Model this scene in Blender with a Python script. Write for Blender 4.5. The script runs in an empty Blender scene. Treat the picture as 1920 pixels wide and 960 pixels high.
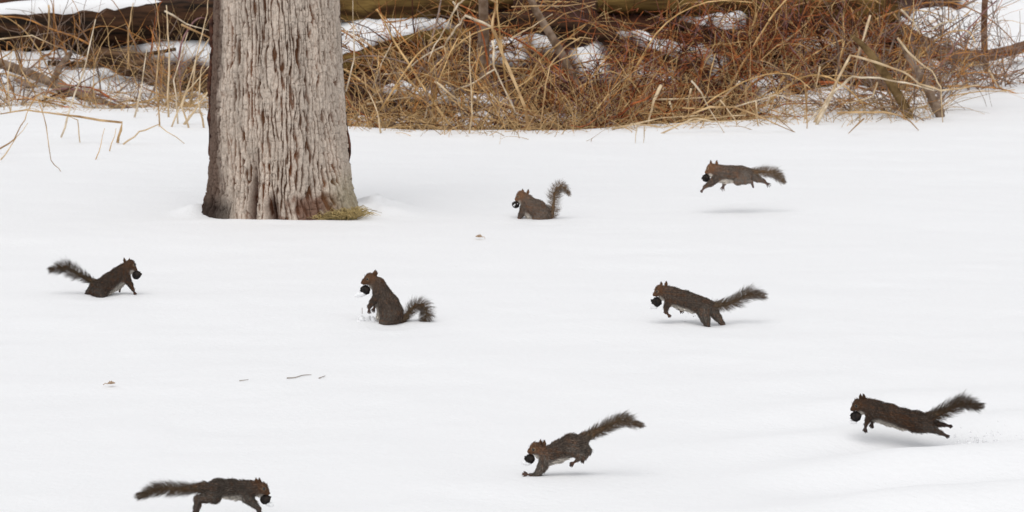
import bpy, bmesh, math, random
import numpy as np
from mathutils import Vector

rng = np.random.default_rng(11)
random.seed(11)
SC = bpy.context.scene
COL = SC.collection

# ------------------------------------------------------------------ camera
F_PX, CAM_H = 6000.0, 2.08
TH = math.atan((480 + 326) / F_PX)
cam_d = bpy.data.cameras.new("camera")
cam = bpy.data.objects.new("camera", cam_d)
COL.objects.link(cam)
cam.location = (0, 0, CAM_H)
cam.rotation_euler = (math.pi / 2 - TH, 0, 0)
cam_d.sensor_width = 36.0
cam_d.lens = F_PX / 1920 * 36.0
cam_d.clip_start, cam_d.clip_end = 0.1, 2000
cam_d.dof.use_dof = True
cam_d.dof.focus_distance = 12.3
cam_d.dof.aperture_fstop = 12.0
SC.camera = cam

# ------------------------------------------------------------------ sky and soft sun (overcast winter day)
SUN_EL, SUN_AZ = math.radians(66), math.radians(200)
w = bpy.data.worlds.new("World")
SC.world = w
w.use_nodes = True
nt = w.node_tree
bg = nt.nodes["Background"]
sky = nt.nodes.new("ShaderNodeTexSky")
sky.sky_type = 'NISHITA'
sky.sun_disc = False
sky.sun_elevation = SUN_EL
sky.sun_rotation = SUN_AZ
hs = nt.nodes.new("ShaderNodeHueSaturation")
hs.inputs["Saturation"].default_value = 0.10
nt.links.new(sky.outputs[0], hs.inputs["Color"])
nt.links.new(hs.outputs[0], bg.inputs[0])
bg.inputs[1].default_value = 0.13
sun_d = bpy.data.lights.new("sun", 'SUN')
sun_d.energy = 0.65
sun_d.angle = math.radians(48)
sun_d.color = (1.0, 0.97, 0.93)
sun = bpy.data.objects.new("sun", sun_d)
COL.objects.link(sun)
sd = Vector((math.sin(SUN_AZ) * math.cos(SUN_EL), math.cos(SUN_AZ) * math.cos(SUN_EL), math.sin(SUN_EL)))
sun.rotation_euler = sd.to_track_quat('Z', 'Y').to_euler()
SC.view_settings.view_transform = 'Standard'
SC.view_settings.look = 'None'
SC.view_settings.gamma = 1
SC.view_settings.exposure = 0.47


# ------------------------------------------------------------------ helpers
def ray(px, py):
    return np.array([px - 960, F_PX * math.cos(TH) + (480 - py) * math.sin(TH), -F_PX * math.sin(TH) + (480 - py) * math.cos(TH)])


def at(px, py, Y):
    r = ray(px, py)
    t = Y / r[1]
    return np.array([r[0] * t, Y, CAM_H + r[2] * t])


def ground_Y(px, py, z=0.0):
    r = ray(px, py)
    return r[1] * (z - CAM_H) / r[2]


def mpp(Y):                       # metres per photo pixel at depth Y
    return Y / (F_PX * math.cos(TH))


def tag(o, label=None, cat=None, group=None, kind=None):
    if label: o['label'] = label
    if cat: o['category'] = cat
    if group: o['group'] = group
    if kind: o['kind'] = kind
    return o


def link(name, me, mat=None, parent=None, loc=None):
    o = bpy.data.objects.new(name, me)
    COL.objects.link(o)
    if parent is not None: o.parent = parent
    if loc is not None: o.location = loc
    if mat is not None and me is not None and not me.materials: me.materials.append(mat)
    return o


def mesh_np(name, V, Q, cols=None, smooth=True):
    """V (n,3), Q (m,4) or (m,3) ints or list of such, cols (n,3)."""
    me = bpy.data.meshes.new(name)
    Qs = Q if isinstance(Q, list) else [Q]
    Qs = [np.asarray(q, dtype=np.int32) for q in Qs if len(q)]
    me.vertices.add(len(V))
    me.vertices.foreach_set("co", np.asarray(V, dtype=np.float32).ravel())
    loops = np.concatenate([q.ravel() for q in Qs])
    sizes = np.concatenate([np.full(len(q), q.shape[1], dtype=np.int32) for q in Qs])
    starts = np.concatenate([[0], np.cumsum(sizes)[:-1]]).astype(np.int32)
    me.loops.add(len(loops))
    me.loops.foreach_set("vertex_index", loops)
    me.polygons.add(len(sizes))
    me.polygons.foreach_set("loop_start", starts)
    me.polygons.foreach_set("loop_total", sizes)
    me.polygons.foreach_set("use_smooth", np.full(len(sizes), smooth, dtype=bool))
    me.update(calc_edges=True)
    if cols is not None:
        a = me.color_attributes.new("tint", 'FLOAT_COLOR', 'POINT')
        c4 = np.ones((len(V), 4), dtype=np.float32)
        c4[:, :3] = cols
        a.data.foreach_set("color", c4.ravel())
    return me


def smooth01(x, a, b):
    t = np.clip((x - a) / (b - a), 0, 1)
    return t * t * (3 - 2 * t)


def vnoise2(x, y, seed=0, perx=None):
    x = np.asarray(x, dtype=float); y = np.asarray(y, dtype=float)
    xi = np.floor(x).astype(np.int64); yi = np.floor(y).astype(np.int64)
    fx = x - xi; fy = y - yi
    fx = fx * fx * fx * (fx * (fx * 6 - 15) + 10); fy = fy * fy * fy * (fy * (fy * 6 - 15) + 10)

    def h(i, j):
        if perx: i = np.mod(i, perx)
        n = (i * 374761393 + j * 668265263 + seed * 974634777) & 0xFFFFFFFF
        n = ((n ^ (n >> 13)) * 1274126177) & 0xFFFFFFFF
        n = n ^ (n >> 16)
        return (n & 0xFFFFFF) / float(0xFFFFFF)
    a = h(xi, yi); b = h(xi + 1, yi); c = h(xi, yi + 1); d = h(xi + 1, yi + 1)
    return (a * (1 - fx) + b * fx) * (1 - fy) + (c * (1 - fx) + d * fx) * fy * 1.0


def fbm2(x, y, seed=0, octv=4):
    s = 0; amp = 0.5; tot = 0
    for o in range(octv):
        s = s + amp * vnoise2(x * 2 ** o, y * 2 ** o, seed + o * 17); tot += amp; amp *= 0.5
    return s / tot


def vnoise3(p, seed=0):
    return (vnoise2(p[:, 0] + 7.3 * p[:, 2], p[:, 1] - 3.1 * p[:, 2], seed) + vnoise2(p[:, 1] + 5.7 * p[:, 0], p[:, 2] + 2.3 * p[:, 0], seed + 5)) * 0.5


def new_mat(name, base=(0.5, 0.5, 0.5), rough=0.8, spec=0.3, attr=False, mottle=0.0, mscale=40.0, bump=0.0, bscale=60.0, second=None, stretch=None):
    m = bpy.data.materials.new(name)
    m.use_nodes = True
    n = m.node_tree.nodes; l = m.node_tree.links
    b = n["Principled BSDF"]
    b.inputs["Roughness"].default_value = rough
    b.inputs["Specular IOR Level"].default_value = spec
    tc = n.new("ShaderNodeTexCoord")
    co = tc.outputs["Object"]
    if stretch:
        mp = n.new("ShaderNodeMapping"); mp.inputs["Scale"].default_value = stretch
        l.new(co, mp.inputs["Vector"]); co = mp.outputs[0]
    src = None
    if attr:
        a = n.new("ShaderNodeAttribute"); a.attribute_name = "tint"
        src = a.outputs["Color"]
    if mottle > 0 or second is not None:
        nz = n.new("ShaderNodeTexNoise"); nz.inputs["Scale"].default_value = mscale; nz.inputs["Detail"].default_value = 5
        l.new(co, nz.inputs["Vector"])
        if second is not None:
            rp = n.new("ShaderNodeValToRGB")
            rp.color_ramp.elements[0].position = 0.38; rp.color_ramp.elements[1].position = 0.62
            rp.color_ramp.elements[0].color = (*base, 1); rp.color_ramp.elements[1].color = (*second, 1)
            l.new(nz.outputs["Fac"], rp.inputs["Fac"]); src = rp.outputs["Color"]
        else:
            mr = n.new("ShaderNodeMapRange")
            mr.inputs["From Min"].default_value = 0.3; mr.inputs["From Max"].default_value = 0.7
            mr.inputs["To Min"].default_value = 1 - mottle; mr.inputs["To Max"].default_value = 1 + mottle
            l.new(nz.outputs["Fac"], mr.inputs["Value"])
            mx = n.new("ShaderNodeVectorMath"); mx.operation = 'SCALE'
            if src is not None: l.new(src, mx.inputs[0])
            else: mx.inputs[0].default_value = base
            l.new(mr.outputs[0], mx.inputs["Scale"])
            src = mx.outputs[0]
    if src is not None: l.new(src, b.inputs["Base Color"])
    else: b.inputs["Base Color"].default_value = (*base, 1)
    if bump > 0:
        nb = n.new("ShaderNodeTexNoise"); nb.inputs["Scale"].default_value = bscale; nb.inputs["Detail"].default_value = 6
        l.new(co, nb.inputs["Vector"])
        bp = n.new("ShaderNodeBump"); bp.inputs["Strength"].default_value = 1.0; bp.inputs["Distance"].default_value = bump
        l.new(nb.outputs["Fac"], bp.inputs["Height"]); l.new(bp.outputs["Normal"], b.inputs["Normal"])
    return m


M_SNOW = new_mat("snow", (0.87, 0.87, 0.875), 0.65, 0.25, bump=0.004, bscale=55)
M_TERRAIN = new_mat("snow_and_earth", rough=0.75, spec=0.2, attr=True, bump=0.004, bscale=38)
M_BARK = new_mat("grey_bark", rough=0.9, spec=0.15, attr=True, mottle=0.2, mscale=90, bump=0.002, bscale=150)
M_LOG = new_mat("rotten_log", (0.035, 0.018, 0.009), 0.9, 0.15, second=(0.15, 0.085, 0.045), mscale=9, bump=0.01, bscale=30, stretch=(0.25, 1.0, 2.2))
M_DARKLOG_GAP = new_mat("dark_log_and_gap", (0.012, 0.007, 0.004), 0.9, 0.15, second=(0.075, 0.035, 0.018), mscale=10, bump=0.01, bscale=25, stretch=(0.25, 1.0, 2.2))  # dark log wood, also colours the logs standing in for shaded gaps
M_MOSSLOG = new_mat("mossy_log", (0.05, 0.025, 0.010), 0.95, 0.1, second=(0.19, 0.12, 0.038), mscale=7, bump=0.01, bscale=30, stretch=(0.25, 1.0, 2.2))
M_REDLOG = new_mat("red_brown_limb", (0.11, 0.05, 0.028), 0.9, 0.15, second=(0.24, 0.14, 0.09), mscale=14, bump=0.006, bscale=50)
M_GREYWOOD = new_mat("grey_brown_wood", (0.15, 0.095, 0.06), 0.9, 0.15, second=(0.3, 0.22, 0.16), mscale=16, bump=0.004, bscale=60)
M_OLIVEWOOD = new_mat("olive_wood", (0.10, 0.06, 0.025), 0.9, 0.15, second=(0.22, 0.14, 0.06), mscale=16, bump=0.004, bscale=60)
M_STRAW = new_mat("straw", (0.48, 0.33, 0.18), 0.75, 0.25, second=(0.74, 0.58, 0.38), mscale=12)
M_STRAWS = [M_STRAW, M_STRAW, new_mat('straw_brown', (0.30, 0.17, 0.07), 0.75, 0.25, second=(0.62, 0.42, 0.22), mscale=9), new_mat('straw_pale', (0.45, 0.34, 0.22), 0.75, 0.25, second=(0.78, 0.66, 0.50), mscale=14)]
M_TWIGS = [
    new_mat("red_twig", (0.15, 0.038, 0.014), 0.8, 0.2, second=(0.54, 0.16, 0.05), mscale=9),
    new_mat("brown_twig", (0.19, 0.085, 0.03), 0.8, 0.2, second=(0.62, 0.29, 0.09), mscale=9),
    new_mat("tan_twig", (0.44, 0.26, 0.10), 0.8, 0.2, second=(0.82, 0.55, 0.26), mscale=9),
    new_mat("grey_twig", (0.17, 0.115, 0.085), 0.8, 0.2, second=(0.33, 0.24, 0.19), mscale=9),
    new_mat('dark_twig', (0.035, 0.011, 0.006), 0.85, 0.15, second=(0.10, 0.034, 0.017), mscale=9),
    new_mat("purple_twig", (0.20, 0.09, 0.085), 0.8, 0.2, second=(0.33, 0.19, 0.18), mscale=9)]
M_FUR = new_mat("squirrel_coat", rough=0.85, spec=0.15, attr=True)
M_HAIR = new_mat("squirrel_hair", rough=0.7, spec=0.2, attr=True)
M_EYE = new_mat("eye", (0.004, 0.003, 0.003), 0.12, 0.5)
M_NUT = new_mat("black_husk", (0.004, 0.003, 0.003), 0.6, 0.2, second=(0.03, 0.021, 0.016), mscale=60, bump=0.002, bscale=180)
M_OLDTWIG = new_mat("weathered_twig", (0.26, 0.225, 0.195), 0.8, 0.2, second=(0.42, 0.37, 0.33), mscale=20)
M_LEAF = new_mat("dead_leaf", (0.36, 0.24, 0.15), 0.8, 0.2, second=(0.6, 0.47, 0.36), mscale=60)
M_GRASS = new_mat("dry_grass", rough=0.8, spec=0.2, attr=True)


def tubes(P, R, sides=3, caps=False):
    """P (N,K,3) polylines, R (N,K) radii -> V, Q of tubes."""
    N, K = R.shape
    T = np.gradient(P, axis=1)
    T /= np.linalg.norm(T, axis=2, keepdims=True) + 1e-9
    up = np.where(np.abs(T[:, :1, 2:3]) > 0.9, np.array([1.0, 0, 0]), np.array([0, 0, 1.0]))
    U = np.cross(T, np.broadcast_to(up, T.shape)); U /= np.linalg.norm(U, axis=2, keepdims=True) + 1e-9
    W = np.cross(T, U)
    a = np.arange(sides) * 2 * np.pi / sides
    V = P[:, :, None, :] + R[:, :, None, None] * (U[:, :, None, :] * np.cos(a)[None, None, :, None] + W[:, :, None, :] * np.sin(a)[None, None, :, None])
    idx = np.arange(N * K * sides).reshape(N, K, sides)
    q = np.stack([idx[:, :-1, :], np.roll(idx, -1, 2)[:, :-1, :], np.roll(idx, -1, 2)[:, 1:, :], idx[:, 1:, :]], axis=-1).reshape(-1, 4)
    out = [q]
    if caps:
        if sides == 4: out = [np.concatenate([q, idx[:, 0, ::-1], idx[:, -1, :]])]
        elif sides > 4:
            out = [q, np.concatenate([idx[:, 0, ::-1], idx[:, -1, :]])]
        else: out = [q, np.concatenate([idx[:, 0, ::-1], idx[:, -1, :]])]
    return V.reshape(-1, 3), out


def resample(P, K):
    """smooth (Catmull-Rom-ish) resample of polyline P to K points."""
    P = np.asarray(P, float)
    n = len(P)
    t = np.linspace(0, n - 1, K)
    i = np.clip(np.floor(t).astype(int), 0, n - 2)
    f = (t - i)[:, None]
    p0 = P[np.clip(i - 1, 0, n - 1)]; p1 = P[i]; p2 = P[i + 1]; p3 = P[np.clip(i + 2, 0, n - 1)]
    return 0.5 * (2 * p1 + (p2 - p0) * f + (2 * p0 - 5 * p1 + 4 * p2 - p3) * f * f + (3 * p1 - p0 - 3 * p2 + p3) * f ** 3)


def sharp_resample(P, sub=3):
    P = np.asarray(P, float)
    out = []
    for a, b in zip(P[:-1], P[1:]):
        for k in range(sub): out.append(a + (b - a) * k / sub)
    out.append(P[-1])
    return np.array(out)


# ------------------------------------------------------------------ terrain
EDGE_PX = np.array([-400, 0, 390, 650, 1000, 1250, 1500, 1740, 1800, 1920, 2400.])
EDGE_PY = np.array([200, 200, 204, 236, 246, 234, 226, 221, 190, 181, 180.])
EDGE_Y = np.array([ground_Y(a, b) for a, b in zip(EDGE_PX, EDGE_PY)])
EDGE_X = np.array([at(a, b, y)[0] for a, b, y in zip(EDGE_PX, EDGE_PY, EDGE_Y)])


def edge_y(x):
    return np.interp(x, EDGE_X, EDGE_Y) + 0.25 * (fbm2(np.asarray(x) * 1.7 + 50, np.asarray(x) * 0 + 3.3, 5, 3) - 0.5)


DIMPLES = []        # (x, y, radius, depth)
TRUNK_Y = ground_Y(520, 412) + 0.34
TRUNK_X = at(525, 300, TRUNK_Y)[0]


def ground_h(x, y):
    x = np.asarray(x, float); y = np.asarray(y, float)
    h = 0.022 * (fbm2(x * 0.55 + 20, y * 0.8, 3, 3) - 0.5) * 2
    h = h + 0.009 * (fbm2(x * 2.0 + 3, y * 3.2, 9, 3) - 0.5) * 2 + 0.004 * (fbm2(x * 7, y * 9, 19, 2) - 0.5)
    # wind ridges at lower right
    wr = smooth01(x, 0.55, 1.3) * smooth01(y, 12.2, 10.6)
    h = h + wr * 0.030 * np.sin(y * 11 - x * 5.0 + 2.5 * fbm2(x, y, 21, 2))
    # snow drifted against the trunk
    dx = x - TRUNK_X; dy = y - TRUNK_Y
    h = h + 0.075 * np.exp(-(((dx - 0.50) / 0.20) ** 2 + ((dy - 0.12) / 0.25) ** 2)) * (0.35 + 1.3 * fbm2(x * 16, y * 14, 4, 3))
    h = h + 0.05 * np.exp(-(((dx + 0.47) / 0.09) ** 2 + ((dy - 0.05) / 0.2) ** 2))
    h = h + 0.03 * np.exp(-(((dx) / 0.55) ** 2 + ((dy + 0.43) / 0.09) ** 2)) * 0.5
    for (cx, cy, r, d) in DIMPLES:
        q = np.sqrt((x - cx) ** 2 + ((y - cy)) ** 2) / r
        h = h - d * np.exp(-q ** 2) + d * 0.25 * np.exp(-((q - 1.7) / 0.5) ** 2)
    v = y - edge_y(x)
    drop = -0.22 * smooth01(v, 0.0, 0.45) * (1 - 0.85 * smooth01(x, 1.45, 1.8) - 0.65 * smooth01(x, -2.1, -2.5))
    rise = 1.15 * smooth01(v, 0.7, 5.2) + 0.14 * (fbm2(x * 0.9, y * 1.1, 31, 4) - 0.5) * smooth01(v, 0.2, 1.2)
    far = 0.012 * np.clip(v - 6, 0, 200)
    return h + drop + rise + far


# snow patches behind the edge: polygons in photo pixels, dropped on the bank
PATCHES = [
    [(-30, 112), (40, 104), (130, 104), (200, 130), (250, 152), (300, 170), (270, 196), (170, 180), (80, 165), (10, 150), (-30, 140)],
    [(-30, 140), (40, 165), (110, 190), (0, 200), (-30, 200)],
    [(200, 82), (300, 74), (420, 62), (420, 128), (330, 112), (250, 98)],
    [(630, 46), (700, 36), (800, 29), (858, 48), (810, 62), (740, 78), (690, 98), (630, 110)],
    [(715, 165), (745, 157), (800, 170), (832, 172), (825, 188), (770, 190), (730, 178)],
    [(848, 196), (880, 186), (960, 190), (955, 205), (880, 205)],
    [(858, 14), (900, 12), (898, 21), (862, 20)],
    [(935, 80), (975, 78), (980, 112), (935, 112)],
    [(990, 70), (1030, 70), (1040, 95), (1005, 92)],
    [(1096, 95), (1130, 100), (1150, 145), (1115, 150), (1090, 120)],
    [(1196, 76), (1250, 82), (1330, 106), (1340, 122), (1290, 115), (1210, 94)],
    [(1206, 126), (1250, 132), (1262, 172), (1210, 178), (1200, 150)],
    [(1256, 20), (1330, 25), (1385, 44), (1378, 56), (1320, 46), (1270, 34)],
    [(1385, 30), (1408, 30), (1406, 48), (1390, 50)],
    [(1470, 52), (1500, 48), (1560, 70), (1560, 105), (1500, 100), (1470, 75)],
    [(1335, 125), (1365, 127), (1368, 142), (1342, 140)],
    [(1392, 158), (1440, 152), (1468, 172), (1440, 180), (1400, 170)],
    [(1420, 186), (1560, 176), (1780, 176), (1790, 222), (1600, 232), (1430, 232)],
    [(1800, -40), (2100, -40), (2100, 200), (1780, 200), (1740, 130), (1800, 80)],
    [(1690, 30), (1800, 20), (1810, 90), (1740, 92), (1690, 60)],
    [(1725, 115), (1800, 118), (1810, 180), (1740, 175)],
    [(1060, 215), (1130, 205), (1150, 235), (1060, 238)],
    [(860, 228), (1000, 224), (1040, 240), (860, 246)],
    [(660, 225), (860, 232), (860, 250), (660, 246)],
    [(-30, 190), (420, 190), (420, 215), (-30, 215)],
]


def in_poly(px, py, poly):
    ins = np.zeros(px.shape, bool)
    n = len(poly)
    for i in range(n):
        x1, y1 = poly[i]; x2, y2 = poly[(i + 1) % n]
        if y1 == y2: continue
        c = ((y1 > py) != (y2 > py)) & (px < (x2 - x1) * (py - y1) / (y2 - y1) + x1)
        ins ^= c
    return ins


def project(x, y, z):
    f = y * math.cos(TH) - (z - CAM_H) * math.sin(TH)
    u = y * math.sin(TH) + (z - CAM_H) * math.cos(TH)
    f = np.where(f < 0.1, 0.1, f)
    return 960 + F_PX * x / f, 480 - F_PX * u / f


def build_terrain():
    def spaced(lo, hi, step, far_lo, far_hi, n):
        mid = np.arange(lo, hi, step)
        a = lo - np.geomspace(step * 2, lo - far_lo, n)[::-1]
        b = hi + np.geomspace(step * 2, far_hi - hi, n)
        return np.concatenate([a, mid, b])
    xs = spaced(-5.0, 5.0, 0.026, -400, 400, 26)
    ys = np.concatenate([spaced(9.0, 21.0, 0.036, -60, 9, 14)[:-14], np.arange(21.0, 31.0, 0.03), 31 + np.geomspace(0.1, 600, 26)])
    X, Yg = np.meshgrid(xs, ys)
    h = ground_h(X, Yg)
    v = Yg - edge_y(X)
    px, py = project(X, Yg, h)
    wpx = px + 70 * (fbm2(X * 6, Yg * 5, 71, 5) - 0.5); wpy = py + 34 * (fbm2(X * 6, Yg * 5, 83, 5) - 0.5)
    m = np.zeros(X.shape, bool)
    for p in PATCHES:
        c = np.mean(p, axis=0)
        if 860 < c[0] < 1500 and len(p) < 8: p = [tuple(c + (np.array(q) - c) * 1.3) for q in p]
        m |= in_poly(wpx, wpy, p)
    snow = (m | (v < 0.05)).astype(float)
    beyond = smooth01(v, 6.0, 7.0)
    snow = np.maximum(snow, (beyond > 0.5).astype(float))
    s = snow.copy()
    for _ in range(2):
        s[1:-1, 1:-1] = (s[1:-1, 1:-1] * 2 + s[:-2, 1:-1] + s[2:, 1:-1] + s[1:-1, :-2] + s[1:-1, 2:]) / 6
    h = h + 0.06 * s * smooth01(v, 0.0, 0.5)
    h = h + np.where(v > 0.1, (1 - s) * 0.035 * (fbm2(X * 9, Yg * 9, 14, 3) - 0.5), 0)
    nz = fbm2(X * 6, Yg * 6, 44, 4)[..., None]
    earth = np.array([0.010, 0.003, 0.0015]) * (1 - nz) + np.array([0.085, 0.028, 0.011]) * nz
    col = earth * (1 - s[..., None]) + np.array([0.87, 0.87, 0.875]) * s[..., None]
    ny, nx = X.shape
    V = np.stack([X, Yg, h], -1).reshape(-1, 3)
    idx = np.arange(nx * ny).reshape(ny, nx)
    Q = np.stack([idx[:-1, :-1], idx[:-1, 1:], idx[1:, 1:], idx[1:, :-1]], -1).reshape(-1, 4)
    o = link("snowy_ground", mesh_np("snowy_ground", V, Q, col.reshape(-1, 3)), M_TERRAIN)
    tag(o, kind='structure')


# ------------------------------------------------------------------ the big trunk
def build_trunk():
    rows = np.array([-400, 0, 100, 200, 300, 345, 375, 400, 425, 445.])
    lft = np.array([408, 401, 399, 395, 394, 394, 390, 384, 376, 368.])
    rgt = np.array([632, 636, 641, 648, 657, 664, 673, 687, 702, 714.])
    zz = np.array([at(500, r, TRUNK_Y)[2] for r in rows]); k = mpp(TRUNK_Y)
    cx = np.array([at((a + b) / 2, r, TRUNK_Y)[0] for a, b, r in zip(lft, rgt, rows)])
    rad = (rgt - lft) / 2 * k
    o_ = np.argsort(zz)
    zz, cx, rad = zz[o_], cx[o_], rad[o_]
    zs = np.concatenate([np.arange(-0.12, 1.45, 0.0040), np.linspace(1.46, 4.2, 60)])
    front = np.linspace(math.radians(160), math.radians(380), 470)      # angle 270 deg faces the camera
    back = np.linspace(math.radians(380), math.radians(520), 90)[1:-1]
    an = np.concatenate([front, back])
    A, Z = np.meshgrid(an, zs)
    C = np.interp(Z, zz, cx); R = np.interp(Z, zz, rad)
    C = np.where(Z > zz[-1], cx[-1] - 0.02 * (Z - zz[-1]), C); R = np.where(Z > zz[-1], rad[-1] * (1 - 0.05 * (Z - zz[-1])), R)
    un = (A / (2 * np.pi)) % 1.0
    tw = un + 0.010 * Z + 0.010 * (fbm2(un * 6, Z * 3, 61, 3) - 0.5) + 0.0035 * (fbm2(un * 60, Z * 9, 62, 2) - 0.5)
    low = smooth01(Z, 0.42, 0.0)
    # flare the grain sideways near the right root
    g = np.exp(-((un - 0.785) / 0.05) ** 2) * low
    tw = tw + 0.03 * g
    NU = 84

    def ridged(fu, fv, seed):
        n = vnoise2(tw * fu, Z * fv + 5.0, seed, perx=fu)
        return np.abs(n * 2 - 1)
    ph = tw * 82 + 1.9 * (fbm2(un * 26, Z * 2.4, 41, 3) - 0.5) + 1.5 * (fbm2(un * 90, Z * 8, 42, 3) - 0.5)
    a = np.clip(np.abs(np.cos(np.pi * ph)) + 0.8 * (vnoise2(tw * 120, Z * 15, 43, perx=120) - 0.5), 0, 1)
    b = ridged(NU * 2, 13.0, 2)
    plate = smooth01(a, 0.08, 0.68) * 0.72 + smooth01(b, 0.02, 0.55) * 0.36
    cr = vnoise2(tw * NU * 0.9, Z * 30, 8, perx=None)
    crack = smooth01(np.abs(cr * 2 - 1), 0.0, 0.16)
    plate = plate * (0.68 + 0.32 * crack)
    fine = fbm2(tw * 220, Z * 60, 12, 3)
    hgt = plate * 0.027 + (fine - 0.5) * 0.007
    # root lobes and splits
    lob = 0.05 * np.cos((A - math.radians(258)) * 5) + 0.02 * np.cos(A * 9)
    Rr = R + low * lob * 0.5 + hgt - 0.030
    spl = np.exp(-((un - (0.707 - 0.035 * (0.40 - Z))) / 0.008) ** 2) * smooth01(Z, 0.42, 0.10)
    spl2 = np.exp(-((un - 0.738) / 0.011) ** 2) * smooth01(Z, 0.16, 0.06)
    Rr = Rr - 0.085 * spl - 0.12 * spl2
    X = C + Rr * np.cos(A); Y = TRUNK_Y + Rr * np.sin(A) * 0.97
    ridge_c = np.array([0.50, 0.42, 0.35]); fur_c = np.array([0.13, 0.058, 0.028])
    mixv = np.clip(smooth01(plate, 0.12, 0.80) * 0.95 + 0.35 * (fine - 0.5), 0, 1)[..., None]
    col = fur_c * (1 - mixv) + ridge_c * mixv
    big = fbm2(tw * 30, Z * 3.5, 33, 3)[..., None]
    col = col * (0.78 + 0.45 * big)
    rust = (smooth01(big[..., 0], 0.52, 0.75) * (1 - mixv[..., 0]))[..., None]
    col = col * (1 - 0.7 * rust) + np.array([0.23, 0.088, 0.036]) * 0.7 * rust
    left_shade = smooth01(un + 0.02 * (fbm2(Z * 9, Z * 0, 3, 3) - 0.5), 0.612, 0.575)[..., None] * 0.85                      # shade of the trunk's left side, painted into the bark colour
    col = col * (1 - left_shade) + col * np.array([0.14, 0.08, 0.06]) * left_shade
    rot = (smooth01(Z + 0.12 * (fbm2(tw * 50, Z * 9, 67, 3) - 0.5), 0.19, 0.10) * smooth01(un + 0.03 * (fbm2(tw * 50, Z * 14, 68, 3) - 0.5), 0.728, 0.765) * smooth01(un, 0.93, 0.84) * smooth01(fbm2(tw * 40, Z * 12, 66, 3), 0.35, 0.6))[..., None]
    col = col * (1 - 0.85 * rot) + np.array([0.13, 0.055, 0.03]) * 0.85 * rot
    sp_ = np.clip(spl + spl2, 0, 1)[..., None] * 0.8
    col = col * (1 - sp_) + np.array([0.10, 0.035, 0.018]) * sp_
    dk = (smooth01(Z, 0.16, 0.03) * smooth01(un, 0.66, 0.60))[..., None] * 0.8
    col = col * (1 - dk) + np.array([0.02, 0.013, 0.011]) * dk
    mossy = (smooth01(Z, 0.3, 0.1) * smooth01(un, 0.84, 0.92))[..., None] * 0.5
    col = col * (1 - mossy) + np.array([0.22, 0.2, 0.10]) * mossy
    nz, na = A.shape
    base = np.array([TRUNK_X, TRUNK_Y, 0.0])
    V = np.stack([X, Y, Z], -1).reshape(-1, 3) - base
    idx = np.arange(nz * na).reshape(nz, na)
    nxt = np.roll(idx, -1, 1)
    Q = np.stack([idx[:-1], nxt[:-1], nxt[1:], idx[1:]], -1).reshape(-1, 4)
    root = bpy.data.objects.new("tree", None); COL.objects.link(root); root.location = base
    tag(root, "thick grey tree trunk with deeply furrowed bark standing in the snow", "tree")
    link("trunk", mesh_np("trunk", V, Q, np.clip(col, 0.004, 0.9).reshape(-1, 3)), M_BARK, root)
    # loose strips of bark standing off the outline
    ms = new_mat("loose_bark", (0.03, 0.014, 0.01), 0.9, 0.15, second=(0.11, 0.045, 0.028), mscale=30, bump=0.003, bscale=90)
    for (pts, r) in [([(401, 20), (398, 60), (399, 110)], 6), ([(397, 100), (394, 170), (396, 250), (393, 292)], 6), ([(396, 290), (399, 330), (391, 362), (386, 385)], 5),
                     ([(648, 210), (652, 260), (655, 330), (657, 345)], 3.5), ([(397, 330), (387, 372), (377, 405)], 4)]:
        P = resample([at(x, y, TRUNK_Y - 0.02) for x, y in pts], 14) - base
        P[:, 0] += rng.normal(0, 0.004, 14)
        Rv = r * k * np.sin(np.linspace(0.25, np.pi - 0.25, 14)) ** 0.6 * rng.uniform(0.7, 1.2, 14)
        V2, Q2 = tubes(P[None], Rv[None], 5, True)
        link("bark_strip", mesh_np("bark_strip", V2, Q2), ms, root)
    # straw-coloured grass tuft at the right foot of the trunk
    bp = at(642, 408, TRUNK_Y - 0.30); N = 700
    bx = rng.uniform(-0.15, 0.08, N); by = rng.uniform(-0.05, 0.16, N)
    P = np.zeros((N, 4, 3)); L = rng.uniform(0.04, 0.11, N); dirx = rng.normal(0.35, 0.6, N)
    hmax = 0.052 * np.clip(1 - ((bx - 0.02) / 0.2) ** 2, 0.1, 1)
    for kk, t in enumerate([0, .33, .66, 1]):
        P[:, kk] = np.stack([bx + dirx * L * t, by - 0.05 * t, 0.0 + hmax * rng.uniform(0.3, 1.2, N) * np.sin(t * 2.2)], -1)
    V2, Q2 = tubes(P, np.full((N, 4), 0.0022) * np.array([1, 1, .8, .3]), 3)
    cc = np.repeat(np.array([0.48, 0.36, 0.16]) * rng.uniform(0.5, 1.3, (N, 1)) * np.array([1, 1, 1]), 12, axis=0)
    o = link("grass_tuft", mesh_np("grass_tuft", V2, Q2, cc), M_GRASS, loc=(bp[0], bp[1], 0.0))
    tag(o, "matted olive and straw grass tuft at the right foot of the trunk", "grass", kind='stuff')


# ------------------------------------------------------------------ logs, limbs and saplings behind
def bank_z(x, y):
    return float(ground_h(np.array([x]), np.array([y]))[0])


def hit_Y(px, py):
    r = ray(px, py)
    ys = np.arange(20.0, 33.0, 0.04)
    t = ys / r[1]
    z = CAM_H + r[2] * t; g = ground_h(r[0] * t, ys)
    i = np.argmax(z < g)
    return float(ys[i]) if (z < g).any() else 31.0


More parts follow.
